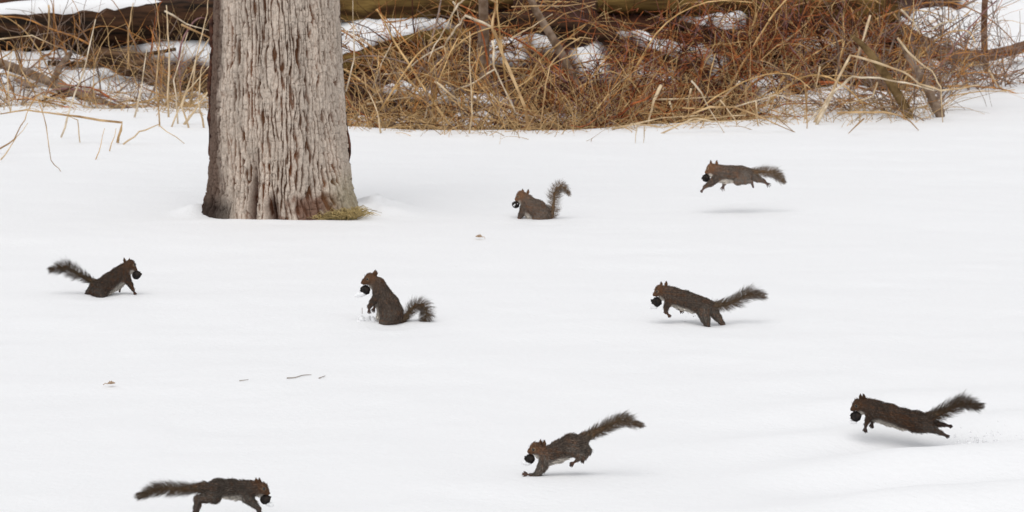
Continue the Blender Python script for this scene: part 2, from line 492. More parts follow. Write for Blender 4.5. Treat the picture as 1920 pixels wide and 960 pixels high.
def log_thing(name, pts, r, Y, mat, label, cat, snow=None, sides=14, group=None, rough=0.10):
    """pts: photo pixels with depth Y (or per point), r in px (or per point)"""
    n = len(pts)
    Ys = Y if isinstance(Y, (list, tuple)) else [Y] * n
    rs = r if isinstance(r, (list, tuple)) else [r] * n
    if Y == 'base':                                # standing: everything at the depth where its foot meets the ground
        Ys = [hit_Y(*pts[0]) - 0.02 * i for i in range(n)]
    if Y is None:                                   # lying on the bank: each end at the depth where it meets the ground
        Ys = np.array([hit_Y(x, y + q * 0.5) for (x, y), q in zip(pts, rs)])
        Ys = list(Ys * 0.45 + Ys.mean() * 0.55 - 0.28)
    P = np.array([at(x, y, d) for (x, y), d in zip(pts, Ys)])
    K = 8 + 6 * n
    Pr = resample(P, K); Rr = np.interp(np.linspace(0, n - 1, K), np.arange(n), np.array([q * mpp(d) for q, d in zip(rs, Ys)]))
    base = Pr[len(Pr) // 2].copy(); base[2] -= Rr.mean()
    V, Q = tubes((Pr - base)[None], (Rr * (1 + rng.normal(0, rough * .4, K)))[None], sides, True)
    nrm = 0.6 * (vnoise3(V * 4, 3)[:, None] - 0.5) + 0.4 * (vnoise3(V * 11, 6)[:, None] - 0.5)
    ctr = np.repeat(Pr - base, sides, axis=0)
    V = ctr + (V - ctr) * (1 + nrm * rough * 3)
    root = link(name, mesh_np(name, V, Q), mat, loc=base)
    tag(root, label, cat, group)
    if snow:
        S = Pr - base; S = S[int(snow[0] * K):max(int(snow[1] * K), int(snow[0] * K) + 3)]
        rr = Rr[int(snow[0] * K):int(snow[0] * K) + len(S)]
        k2 = len(S)
        S = S + np.array([0, 0, 1.0]) * (rr * 0.62)[:, None]
        sr = rr * 0.72 * np.sin(np.linspace(0.12, np.pi - 0.12, k2)) ** 0.35 * rng.uniform(0.96, 1.04, k2)
        V2, Q2 = tubes(S[None], sr[None], 12, True)
        link("snow_cap", mesh_np("snow_cap", V2, Q2), M_SNOW, root)
    return root


def build_logs():
    log_thing("fallen_log", [(-60, 60), (150, 52), (300, 42), (460, 36)], [42, 42, 40, 36], None, M_DARKLOG_GAP,
              "massive dark fallen log with snow on top, left of the big trunk", "log", snow=(0.0, 0.7), sides=22, rough=0.045)
    log_thing("fallen_log", [(170, 100), (290, 134), (400, 162), (520, 184)], [18, 20, 20, 19], None, M_LOG,
              "brown fallen log slanting down behind the big trunk below a snow wedge", "log", sides=16)
    log_thing("fallen_branch", [(-30, 108), (60, 140), (140, 172), (240, 210)], [9, 9, 8, 6], None, M_GREYWOOD,
              "long grey brown branch slanting down over snow at the far left", "branch", sides=9)
    log_thing("fallen_branch", [(95, 170), (110, 130), (132, 100)], [6, 6, 5], None, M_GREYWOOD,
              "short dark branch leaning up from the slanting branch at far left", "branch", sides=8)
    log_thing("fallen_branch", [(90, 118), (160, 120), (220, 112), (330, 92)], [5, 6, 5, 3], None, M_LOG,
              "thin crooked branch lying over the left snow mound", "branch", sides=8)
    log_thing("fallen_log", [(560, 8), (700, 14), (860, 6), (960, -4)], [26, 26, 22, 18], None, M_MOSSLOG,
              "olive brown fallen log along the top edge right of the trunk", "log", sides=16)
    log_thing("fallen_log", [(620, 128), (700, 104), (790, 74), (880, 62)], [20, 18, 15, 10], None, M_MOSSLOG,
              "mossy log under a white snow wedge right of the trunk", "log", sides=14)
    log_thing("mossy_log", [(1120, 4), (1300, 8), (1480, 12), (1680, 20)], [18, 22, 24, 24], None, M_MOSSLOG,
              "long olive mossy log lying across the top right of the brush", "log", sides=18)
    log_thing("fallen_log", [(1400, 46), (1500, 44), (1600, 58), (1690, 86)], [14, 17, 18, 14], None, M_DARKLOG_GAP,  # black shape standing in for the deep shade below the mossy log
              "black log shape standing in for deep shade just under the mossy log", "log", sides=14)
    log_thing("fallen_log", [(1180, 96), (1230, 108), (1290, 128)], [11, 14, 9], None, M_DARKLOG_GAP,
              "short dark rotten log in the brush below a snow strip", "log", sides=12)
    log_thing("fallen_log", [(930, 36), (1060, 52), (1160, 74)], [12, 16, 10], None, M_DARKLOG_GAP,  # added to read as a dark shaded gap behind the twigs
              "added dark log in place of a shaded gap behind the leaning sapling", "log", sides=12)
    log_thing("fallen_log", [(1230, 40), (1390, 74), (1490, 118)], [9, 11, 8], None, M_DARKLOG_GAP,  # another added log, there to darken the red brush like a shaded gap
              "added thin dark log in place of a shaded gap through the red brush", "log", sides=10)
    log_thing("fallen_log", [(660, 168), (760, 196), (850, 206)], [10, 12, 8], None, M_DARKLOG_GAP,  # added dark shape acting as a shaded gap in the grass
              "added low dark log in place of a shaded gap right of the trunk", "log", sides=10)
    log_thing("fallen_limb", [(1610, 28), (1680, 50), (1740, 88), (1800, 105), (1860, 103), (1925, 86)], [12, 14, 13, 12, 11, 10], None, M_REDLOG,
              "curving reddish brown limb reaching toward the right edge", "limb", sides=12)
    log_thing("fallen_limb", [(1560, 92), (1640, 98), (1720, 100), (1790, 108)], [9, 11, 10, 8], None, M_OLIVEWOOD,
              "olive brown limb joining the curving limb at right", "limb", sides=10)
    log_thing("leaning_sapling", [(1105, 232), (1090, 190), (1062, 120), (1035, 70), (1000, 10), (985, -40)], [10, 9, 8, 8, 7, 6], 'base', M_GREYWOOD,
              "smooth grey tan sapling leaning left across the middle of the brush", "sapling", sides=10, rough=.04)
    log_thing("broken_sapling", [(1706, 222), (1690, 190), (1664, 146), (1628, 96), (1596, 66)], [9, 9, 8, 7, 4], 'base', M_OLIVEWOOD,
              "olive brown broken sapling leaning left near the right end of the brush", "sapling", sides=12)
    log_thing("broken_sapling", [(1764, 220), (1752, 195), (1736, 160), (1706, 112), (1690, 80)], [9, 9, 8, 6, 4], 'base', M_GREYWOOD,
              "grey broken sapling leaning left at the right end of the brush", "sapling", sides=12)
    log_thing("thin_trunk", [(910, 170), (908, 90), (906, 0), (905, -80)], [10, 10, 9, 9], 'base', M_GREYWOOD,
              "upright grey brown thin trunk behind the tall straw stalk", "sapling", sides=10, rough=.05)
    log_thing("thin_trunk", [(1852, 150), (1846, 90), (1846, 20), (1852, -60)], [6, 6, 6, 5], 'base', M_REDLOG,
              "upright brown thin trunk against snow at the top right", "sapling", sides=9, rough=.05)


# ------------------------------------------------------------------ bare bushes
def walk(start, d0, L, K, wob, sag):
    """batch random-walk curves. start (N,3), d0 (N,3), L (N,)"""
    N = len(start)
    d = d0 / np.linalg.norm(d0, axis=1, keepdims=True)
    P = np.zeros((N, K, 3)); P[:, 0] = start
    bend = rng.normal(0, wob, (N, 3))
    for k in range(1, K):
        P[:, k] = P[:, k - 1] + d * (L / (K - 1))[:, None]
        d = d + bend * 0.5 + rng.normal(0, wob, (N, 3)) + np.array([0, 0, -sag]) * (k / K)
        d /= np.linalg.norm(d, axis=1, keepdims=True)
    return P


def bush(px, v, n_stem, n_twig, height, mats, label, spread=0.7, lean=0.0):
    x = px_to_x(px, v)
    y = float(edge_y(np.array([x]))[0]) + v
    z = bank_z(x, y)
    root = bpy.data.objects.new("bare_bush", None); COL.objects.link(root); root.location = (x, y, z)
    tag(root, label, "bush", "bare bushes in the brush behind the snow")
    st = np.stack([rng.normal(0, 0.12, n_stem), rng.normal(0, 0.08, n_stem), np.full(n_stem, -0.04)], -1)
    d = np.stack([rng.normal(lean, spread, n_stem), rng.normal(0, 0.45, n_stem), rng.uniform(0.5, 1.1, n_stem)], -1)
    L = height * rng.uniform(0.7, 1.5, n_stem)
    P = walk(st, d, L, 9, 0.10, 0.16)
    R = (rng.uniform(0.0045, 0.0095, n_stem)[:, None]) * np.linspace(1, 0.35, 9)[None]
    for i in range(n_stem):
        V, Q = tubes(P[i:i + 1], R[i:i + 1], 4, True)
        link("stem", mesh_np("stem", V, Q), random.choice(mats), root)
    si = rng.integers(0, n_stem, n_twig); ki = rng.integers(1, 8, n_twig)
    s = P[si, ki]
    d2 = P[si, np.minimum(ki + 1, 8)] - s
    d2 = d2 / (np.linalg.norm(d2, axis=1, keepdims=True) + 1e-6) + rng.normal(0, 0.75, (n_twig, 3))
    P2 = walk(s, d2, rng.uniform(0.12, 0.55, n_twig), 6, 0.16, 0.12)
    R2 = rng.uniform(0.0018, 0.0048, n_twig)[:, None] * np.linspace(1, 0.4, 6)[None]
    V, Q = tubes(P2, R2, 3)
    me = mesh_np("twigs", V, Q)
    for m in mats: me.materials.append(m)
    me.polygons.foreach_set("material_index", np.repeat(rng.integers(0, len(mats), n_twig), 15).astype(np.int32))
    tag(link("twigs", me, None, root), kind='stuff')


LANDMARKS = [(60, "the slanting branch at far left"), (230, "the dark snowy log"), (380, "the big trunk's left side"), (660, "the big trunk's right side"), (800, "the white snow wedge"),
             (935, "the tallest kinked stalk"), (1065, "the leaning sapling"), (1235, "the short rotten log"), (1330, "the level straw stalk"), (1450, "the white snow bank gap"),
             (1560, "the tall bent stalks"), (1680, "the leaning olive stem"), (1750, "the leaning grey stem"), (1848, "the thin brown trunk")]


def near(px):
    return min(LANDMARKS, key=lambda l: abs(l[0] - px))[1]


def unique_labels(items):
    """items: (photo x, text with %s for the side word); repeats are told apart by their order from left to right"""
    out = [None] * len(items); seen = {}
    for i, (px, t) in enumerate(items):
        l = min(LANDMARKS, key=lambda q: abs(q[0] - px))
        out[i] = t % ("left of" if px < l[0] - 12 else "right of" if px > l[0] + 12 else "beside")
        seen.setdefault(out[i], []).append((px, i))
    for t, g in seen.items():
        if len(g) > 1:
            g.sort()
            W = ["leftmost", "rightmost"] if len(g) == 2 else ["leftmost", "middle", "rightmost"] if len(g) == 3 else ["leftmost", "second", "third", "fourth", "fifth", "sixth"]
            for (px, i), w_ in zip(g, W): out[i] = w_ + " " + t
    return out


def px_to_x(px, v):
    Y = np.interp(px, EDGE_PX, EDGE_Y) + v
    return (px - 960) * Y / F_PX * 1.005


def build_brush():
    red = [M_TWIGS[0], M_TWIGS[0], M_TWIGS[4], M_TWIGS[4], M_TWIGS[1], M_TWIGS[2], M_TWIGS[5]]
    brown = [M_TWIGS[1], M_TWIGS[2], M_TWIGS[4], M_TWIGS[4], M_TWIGS[0]]
    tan = [M_TWIGS[2], M_TWIGS[3], M_TWIGS[1]]
    grey = [M_TWIGS[3], M_TWIGS[1], M_TWIGS[3]]
    CN = {'r': "red brown", 'b': "dark brown", 't': "tan", 'g': "grey brown", 'e': "sparse grey"}
    S = [(690, .9, 't'), (740, .4, 't'), (790, 1.2, 't'), (840, .6, 't'), (890, 1.5, 't'), (930, .5, 't'), (975, 1.0, 't'), (1020, .4, 't'),
         (760, 2.4, 'b'), (860, 2.6, 'b'), (960, 2.4, 'b'), (1040, 1.6, 'b'), (1060, .9, 'b'), (1170, .4, 'b'), (1390, .9, 'b'),
         (1100, .5, 'r'), (1140, 1.2, 'r'), (1190, 1.9, 'r'), (1230, .6, 'r'), (1290, 1.3, 'r'), (1330, .6, 'r'), (1370, 1.9, 'r'), (1420, 1.7, 'r'),
         (1470, 1.6, 'r'), (1510, 2.2, 'r'), (1560, 1.7, 'r'), (1250, 2.6, 'r'), (1460, 2.6, 'r'), (1600, 1.9, 'r'), (1650, 1.8, 'r'),
         (30, .5, 'g'), (60, .8, 'g'), (180, 1.0, 'g'), (280, .5, 'g'), (340, 1.0, 'g'), (370, .4, 'g'), (120, 1.9, 'g'),
         (1690, .15, 'e'), (1745, .2, 'e'), (1620, .3, 'e'), (1700, 1.6, 'e'), (1770, 1.0, 'e'), (1840, .8, 'e'), (1890, .9, 'e')]
    labs = unique_labels([(px, "%s bush at brush %s, %%s %s" % (CN[k], 'front' if v < 0.75 else 'middle' if v < 1.55 else 'back', near(px))) for px, v, k in S])
    for (px, v, k), lab in zip(S, labs):
        mats = {'r': red, 'b': brown, 't': tan, 'g': grey, 'e': grey}[k]
        ns = {'r': 7, 'b': 7, 't': 7, 'g': 6, 'e': 6}[k]
        nt_ = {'r': 150, 'b': 140, 't': 110, 'g': 48, 'e': 120}[k]
        bush(px, v, ns, nt_, {'r': .62, 'b': .6, 't': .7, 'g': .6, 'e': .7}[k], mats, lab)
    # thicker arching branches through the thicket
    items = []; made = []
    for i in range(96):
        px = rng.uniform(660, 1800) if i < 78 else rng.uniform(-20, 400)
        v = rng.uniform(0.1, 2.2) + (1.2 if px > 1430 else 0)
        x = px_to_x(px, v); y = float(edge_y(np.array([x]))[0]) + v
        b = np.array([[x, y, bank_z(x, y) - 0.03]])
        dx = rng.normal(0, 1.0)
        P = walk(b, np.array([[dx, rng.normal(0, .25), rng.uniform(0.25, 0.9)]]), np.array([rng.uniform(0.6, 1.7)]), 16, 0.07, 0.20)
        r = rng.uniform(0.006, 0.0125)
        R = (r * np.linspace(1, 0.4, 16))[None]
        mi = int(rng.choice([0, 1, 2, 3, 5], p=[.2, .22, .36, .1, .12]))
        V, Q = tubes(P - b[:, None], R, 6, True)
        made.append((link("bare_branch", mesh_np("bare_branch", V, Q), M_TWIGS[mi], loc=b[0]), px))
        items.append((px, "%s %s branch arching %s, %%s %s" % ("thick" if r > 0.0093 else "thin", ["red brown", "brown", "tan", "grey", "dark", "purplish"][mi],
                      "left" if dx < -.35 else "right" if dx > .35 else "upward", near(px))))
    for (o, px), lab in zip(made, unique_labels(items)): tag(o, lab, "branch", "arching bare branches in the brush")
    # twigs and dead grass matted over the bank
    N = 2000
    px = rng.uniform(640, 1830, N); px[:200] = rng.uniform(-60, 420, 200)
    v = rng.uniform(0.02, 4.2, N)
    v = np.where((px > 1420) & (v < 1.3) & (rng.random(N) < .85), v + 1.4, v)
    Y = np.interp(px, EDGE_PX, EDGE_Y) + v
    x = (px - 960) * Y / F_PX
    z = ground_h(x, Y) + rng.uniform(0.0, 0.12, N)
    d = np.stack([rng.normal(0, 1, N), rng.normal(0, .5, N), rng.normal(0.1, 0.35, N)], -1)
    P = walk(np.stack([x, Y, z], -1), d, rng.uniform(0.15, 0.75, N), 6, 0.14, 0.05)
    R = rng.lognormal(-5.55, 0.45, N)[:, None] * np.linspace(1, .4, 6)[None]
    V, Q = tubes(P, R, 3)
    me = mesh_np("brushwood", V, Q)
    for m in M_TWIGS[:5]: me.materials.append(m)
    wts = rng.choice(5, N, p=[.26, .27, .21, .03, .23])
    wts = np.where((px < 1000) & (wts == 0) & (rng.random(N) < .6), 2, wts)
    me.polygons.foreach_set("material_index", np.repeat(wts, 15).astype(np.int32))
    tag(link("brushwood", me), "matted brown twigs covering the bank behind the snow", "brushwood", kind='stuff')


# ------------------------------------------------------------------ pale dead stalks standing in front
def build_stalks():
    G = "pale dead stalks along the snow edge"
    gen_r = "pale straw stalk bent low over the snow edge right of center"
    gen_c = "pale straw stalk in the tan grass right of the big trunk"
    gen_l = "pale straw stalk among the snow mounds left of the big trunk"
    gen_f = "pale straw stalk tangled at the far right of the brush"
    S = [
        ([(994, 247), (984, 201), (940, 96), (932, 73), (921, 50), (932, 6), (914, -6)], 5, "tallest thick straw stalk leaning left, with a kinked top, right of the trunk"),
        ([(921, 50), (873, 29), (865, 41), (857, 51), (832, 85), (783, 114), (757, 137), (714, 139), (713, 165)], 3.2, "long straw stalk stepping down leftward from the tallest stalk"),
        ([(832, 85), (841, 122), (841, 163)], 2.2, gen_c), ([(923, 76), (927, 125), (949, 172), (968, 213), (993, 217)], 3, gen_c),
        ([(926, 131), (888, 155), (850, 172)], 2.4, gen_c), ([(870, -2), (854, 15), (840, 44), (815, 85), (803, 114)], 2.6, gen_c),
        ([(850, 3), (858, 20), (862, 45)], 2.4, gen_c), ([(664, 221), (687, 190), (716, 166)], 3.4, "thick straw stalk rising right, just right of the trunk"),
        ([(687, 195), (780, 181)], 3, gen_c), ([(675, 152), (684, 134), (687, 163), (691, 175)], 2.2, gen_c), ([(824, 233), (800, 195)], 2.4, gen_c),
        ([(794, 228), (803, 198), (841, 172)], 2.2, gen_c), ([(815, 152), (844, 175), (863, 193), (866, 222)], 2.6, gen_c),
        ([(880, 250), (886, 195), (880, 110), (882, 60)], 2.4, gen_c), ([(713, 250), (709, 210), (690, 170)], 2.2, gen_c), ([(649, 170), (665, 110), (660, 0)], 2.4, gen_c),
        ([(700, 165), (715, 120), (735, 80)], 2, gen_c),
        ([(1012, 240), (1021, 175), (1030, 125), (1059, 88), (1088, 70), (1112, 72)], 2.4, "thin arching stalk curving right beside the leaning sapling"),
        ([(960, 71), (998, 50), (1036, 26)], 2, gen_c), ([(1010, 61), (1056, 26), (1117, 9)], 2, gen_c), ([(960, 12), (1060, 10), (1120, 2)], 1.8, gen_c),
        ([(1228, 187), (1320, 184), (1362, 180)], 3.2, "straight thick straw stalk lying level in the red brown thicket"),
        ([(1147, 242), (1202, 230), (1240, 222), (1320, 216)], 2.6, gen_r), ([(1296, 166), (1284, 218)], 2.6, gen_r),
        ([(1280, 221), (1330, 201), (1376, 201), (1417, 216), (1496, 251)], 3.0, "long straw stalk arched low over the snow edge, lower end on snow"),
        ([(1297, 152), (1315, 175), (1328, 201), (1359, 251)], 2.4, gen_r), ([(1388, 152), (1362, 178), (1324, 210)], 2.8, gen_r), ([(1350, 186), (1371, 215), (1385, 236)], 2, gen_r),
        ([(1399, 168), (1405, 222)], 2, gen_r), ([(1376, 201), (1455, 178), (1490, 186)], 2.2, gen_r), ([(1510, 157), (1513, 204), (1512, 246)], 2.8, gen_r), ([(1537, 125), (1528, 178)], 2.4, gen_r),
        ([(1446, 175), (1430, 220)], 2.6, gen_r), ([(1240, 250), (1300, 222), (1352, 228), (1420, 224)], 2.2, gen_r), ([(1180, 232), (1240, 238), (1330, 222), (1400, 216)], 2.2, gen_r),
        ([(1510, 232), (1548, 195), (1562, 170)], 2.4, gen_r), ([(1418, 190), (1423, 240)], 2, gen_r), ([(1450, 215), (1495, 252)], 1.8, gen_r),
        ([(1240, 160), (1226, 190), (1215, 235)], 4.2, gen_r), ([(1255, 190), (1270, 235)], 2.4, gen_r),
        ([(1525, 232), (1560, 172), (1593, 104), (1642, 117), (1694, 134), (1723, 157), (1764, 169), (1802, 166), (1837, 160)], 3.8, "thick straw stalk rising to a sharp bend then trailing right, highest at right"),
        ([(1530, 236), (1560, 178), (1578, 160), (1598, 144), (1648, 146), (1700, 156), (1752, 169)], 3.8, "thick straw stalk bent over just below the highest bent stalk at right"),
        ([(1694, 134), (1755, 124)], 2.8, gen_f), ([(1682, 73), (1712, 108), (1747, 134), (1764, 163), (1768, 235)], 2.8, gen_f), ([(1633, 29), (1612, 90), (1601, 137)], 3.2, gen_f),
        ([(1569, 212), (1618, 210), (1677, 213), (1700, 222), (1723, 244)], 3, gen_f), ([(1645, 155), (1637, 181), (1583, 195)], 2.6, gen_f), ([(1691, 210), (1735, 198), (1764, 187)], 2.6, gen_f),
        ([(1747, 55), (1764, 44), (1790, 38), (1796, 29)], 2.8, gen_f), ([(1717, 105), (1720, 160), (1752, 222)], 2.6, gen_f), ([(1620, 222), (1590, 250)], 2.2, gen_f),
        ([(1852, 130), (1870, 160), (1895, 178)], 2.6, gen_f), ([(1690, 18), (1712, 40), (1725, 65)], 3, gen_f),
        ([(1195, 236), (1190, 268)], 2, "short stub of straw poking out of open snow, left one of a pair"), ([(1209, 236), (1207, 268)], 1.8, "short stub of straw poking out of open snow, right one of a pair"),
        ([(92, 10), (92, 30), (89, 69), (69, 101)], 2.6, gen_l), ([(115, 258), (133, 202), (160, 119), (179, 37)], 2.8, "tall straw stalk leaning right, rooted in snow at far left"),
        ([(241, 130), (241, 55), (250, 5)], 2.6, gen_l), ([(316, 222), (316, 92), (312, 10)], 2.6, gen_l), ([(320, 240), (348, 175), (400, 114)], 2.4, gen_l),
        ([(220, 268), (229, 231), (110, 213), (50, 207), (-20, 216)], 3.4, "thick straw stalk lying level with a broken drooping end, left"),
        ([(231, 270), (261, 248), (296, 233), (346, 270)], 2.2, "single thin brown stalk arched over open snow left of the trunk"),
        ([(-10, 118), (27, 92), (41, 133), (73, 192), (87, 234), (96, 300), (117, 326)], 2, gen_l), ([(-10, 285), (27, 262), (45, 225), (60, 190)], 2, gen_l), ([(340, 46), (400, 74)], 3, gen_l),
        ([(345, 235), (395, 165)], 3.4, gen_l), ([(358, 195), (367, 115), (400, 60)], 2.6, gen_l), ([(252, 220), (266, 160), (275, 92)], 2.4, gen_l), ([(334, 235), (326, 150), (352, 60)], 2.2, gen_l),
        ([(150, 266), (146, 225), (105, 210)], 1.8, gen_l), ([(0, 300), (22, 272), (52, 230)], 1.8, gen_l), ([(180, 300), (186, 286), (196, 240)], 1.5, gen_l), ([(206, 285), (218, 240)], 1.5, gen_l),
        ([(300, 240), (292, 160), (300, 60), (290, -5)], 2.2, gen_l), ([(383, 240), (372, 190), (378, 130), (392, 100)], 2.4, gen_l), ([(-10, 75), (60, 66), (110, 90)], 2, gen_l), ([(20, 210), (14, 150), (22, 95)], 2, gen_l),
        ([(355, 240), (340, 200), (362, 130), (385, 40), (392, -10)], 2.6, gen_l), ([(310, 20), (350, 45), (400, 60)], 2.2, gen_l),
    ]
    items = []; gi_ = []
    for n_, (pts, r, lab) in enumerate(S):
        if lab in (gen_r, gen_c, gen_l, gen_f):
            b = max(pts, key=lambda p: p[1]); t = min(pts, key=lambda p: p[1])
            dx, dy = t[0] - b[0], b[1] - t[1]
            lean = "level" if abs(dx) > 2.2 * dy else "upright" if abs(dx) < 0.22 * dy else "left leaning" if dx < 0 else "right leaning"
            ln = sum(math.dist(p, q) for p, q in zip(pts, pts[1:]))
            size = "long" if ln > 120 else "short" if ln < 60 else "medium"
            mx = sum(p[0] for p in pts) / len(pts)
            items.append((mx, "%s %s %s straw stalk %%s %s" % (size, "straight" if len(pts) == 2 else "kinked", lean, near(mx)))); gi_.append(n_)
    for n_, lab in zip(gi_, unique_labels(items)): S[n_] = (S[n_][0], S[n_][1], lab)
    for pts, r, lab in S:
        xb, yb = max(pts, key=lambda p: p[1])
        e = float(np.interp(xb, EDGE_PX, EDGE_Y))
        Y = ground_Y(xb, yb) if yb > np.interp(xb, EDGE_PX, EDGE_PY) - 3 else e + rng.uniform(0.02, 0.5)
        Y = min(Y, e + 0.6)
        dep = np.cumsum(rng.normal(0, 0.05, len(pts)))
        P = np.array([at(x, y, Y + dd) for (x, y), dd in zip(pts, dep)])
        low = int(np.argmin(P[:, 2]))
        P = sharp_resample(P, 3)
        base = P[np.argmin(P[:, 2])].copy()
        P = P - base + rng.normal(0, 0.0025, P.shape)
        R = r * mpp(Y) * 0.62 * np.linspace(1.25, 0.5, len(P)) * rng.uniform(0.85, 1.2, len(P))
        V, Q = tubes(P[None], R[None], 6, True)
        o = link("dry_stalk", mesh_np("dry_stalk", V, Q), random.choice(M_STRAWS) if r > 1.6 else M_TWIGS[2], loc=base)
        tag(o, lab, "stalk", G)
    # thin dry grass scattered along the edge: too many to count
    N = 1750
    px = np.concatenate([rng.uniform(640, 1440, 900), rng.uniform(1440, 1780, 400), rng.uniform(-40, 400, 450)])
    px[1350:1500] = rng.uniform(300, 400, 150)
    v = np.where(rng.random(N) < .72, rng.normal(0.06, 0.28, N), rng.uniform(0.2, 2.6, N))
    Y = np.interp(px, EDGE_PX, EDGE_Y) + v
    x = (px - 960) * Y / F_PX
    d = np.stack([rng.normal(0, .7, N), rng.normal(0, .4, N), rng.uniform(.2, 1, N)], -1)
    L = rng.uniform(0.08, 0.85, N) * np.where(v < 0, 0.4, 1)
    P = walk(np.stack([x, Y, ground_h(x, Y) - .01], -1), d, L, 7, 0.12, 0.25)
    V, Q = tubes(P, rng.uniform(.0012, .0034, N)[:, None] * np.linspace(1, .4, 7)[None], 3)
    cc = np.repeat(np.array([0.52, 0.34, 0.16]) * rng.uniform(.5, 1.35, (N, 1)), 21, axis=0)
    tag(link("dry_grass", mesh_np("dry_grass", V, Q, cc), M_GRASS), "thin straw coloured grass blades along the snow edge", "grass", kind='stuff')


# ------------------------------------------------------------------ squirrels
def surface_nets(Fg, org, h):
    s = Fg < 0
    nx, ny, nz = Fg.shape
    c = np.zeros((nx - 1, ny - 1, nz - 1), np.uint8)
    for i in (0, 1):
        for j in (0, 1):
            for k in (0, 1):
                c += s[i:nx - 1 + i, j:ny - 1 + j, k:nz - 1 + k]
    act = (c > 0) & (c < 8)
    I = np.argwhere(act)
    idm = np.full(act.shape, -1, np.int64); idm[act] = np.arange(len(I))
    acc = np.zeros((len(I), 3)); cnt = np.zeros(len(I))
    corners = [(i, j, k) for i in (0, 1) for j in (0, 1) for k in (0, 1)]
    for a in corners:
        for ax in range(3):
            if a[ax] == 1: continue
            b = list(a); b[ax] = 1
            fa = Fg[I[:, 0] + a[0], I[:, 1] + a[1], I[:, 2] + a[2]]; fb = Fg[I[:, 0] + b[0], I[:, 1] + b[1], I[:, 2] + b[2]]
            x = (fa < 0) != (fb < 0)
            t = np.where(x, fa / np.where(x, fa - fb, 1), 0)
            p = np.array(a, float)[None] + t[:, None] * (np.array(b) - np.array(a))[None]
            acc[x] += p[x]; cnt[x] += 1
    V = org + (I + acc / cnt[:, None]) * h
    quads = []
    for ax in range(3):
        o1, o2 = [(1, 2), (2, 0), (0, 1)][ax]
        sl0 = [slice(None)] * 3; sl1 = [slice(None)] * 3
        sl0[ax] = slice(0, -1); sl1[ax] = slice(1, None)
        e0, e1 = s[tuple(sl0)], s[tuple(sl1)]
        E = np.argwhere(e0 != e1)
        E = E[(E[:, o1] > 0) & (E[:, o2] > 0) & (E[:, o1] < Fg.shape[o1] - 1) & (E[:, o2] < Fg.shape[o2] - 1)]
        inside = s[E[:, 0], E[:, 1], E[:, 2]]

        def cell(d1, d2):
            q = E.copy(); q[:, o1] -= d1; q[:, o2] -= d2
            return idm[q[:, 0], q[:, 1], q[:, 2]]
        q = np.stack([cell(1, 1), cell(0, 1), cell(0, 0), cell(1, 0)], -1)
        q[~inside] = q[~inside][:, ::-1]
        quads.append(q)
    return V, np.concatenate(quads)


GREY = np.array([0.086, 0.072, 0.060]); RUST = np.array([0.150, 0.062, 0.024]); WHITE = np.array([0.55, 0.50, 0.44]); PAW = np.array([0.085, 0.058, 0.05])
FACE = np.array([0.128, 0.066, 0.036]); TAILC = np.array([0.13, 0.088, 0.052])


def ribbons(P, Wd, side):
    """P (N,K,3), Wd (N,K), side (N,3) -> ribbon verts/quads"""
    N, K = Wd.shape
    T = P[:, -1] - P[:, 0]
    S = np.cross(T, side); S /= np.linalg.norm(S, axis=1, keepdims=True) + 1e-9
    V = np.stack([P - S[:, None] * Wd[..., None] / 2, P + S[:, None] * Wd[..., None] / 2], 2)
    idx = np.arange(N * K * 2).reshape(N, K, 2)
    Q = np.stack([idx[:, :-1, 0], idx[:, :-1, 1], idx[:, 1:, 1], idx[:, 1:, 0]], -1).reshape(-1, 4)
    return V.reshape(-1, 3), Q


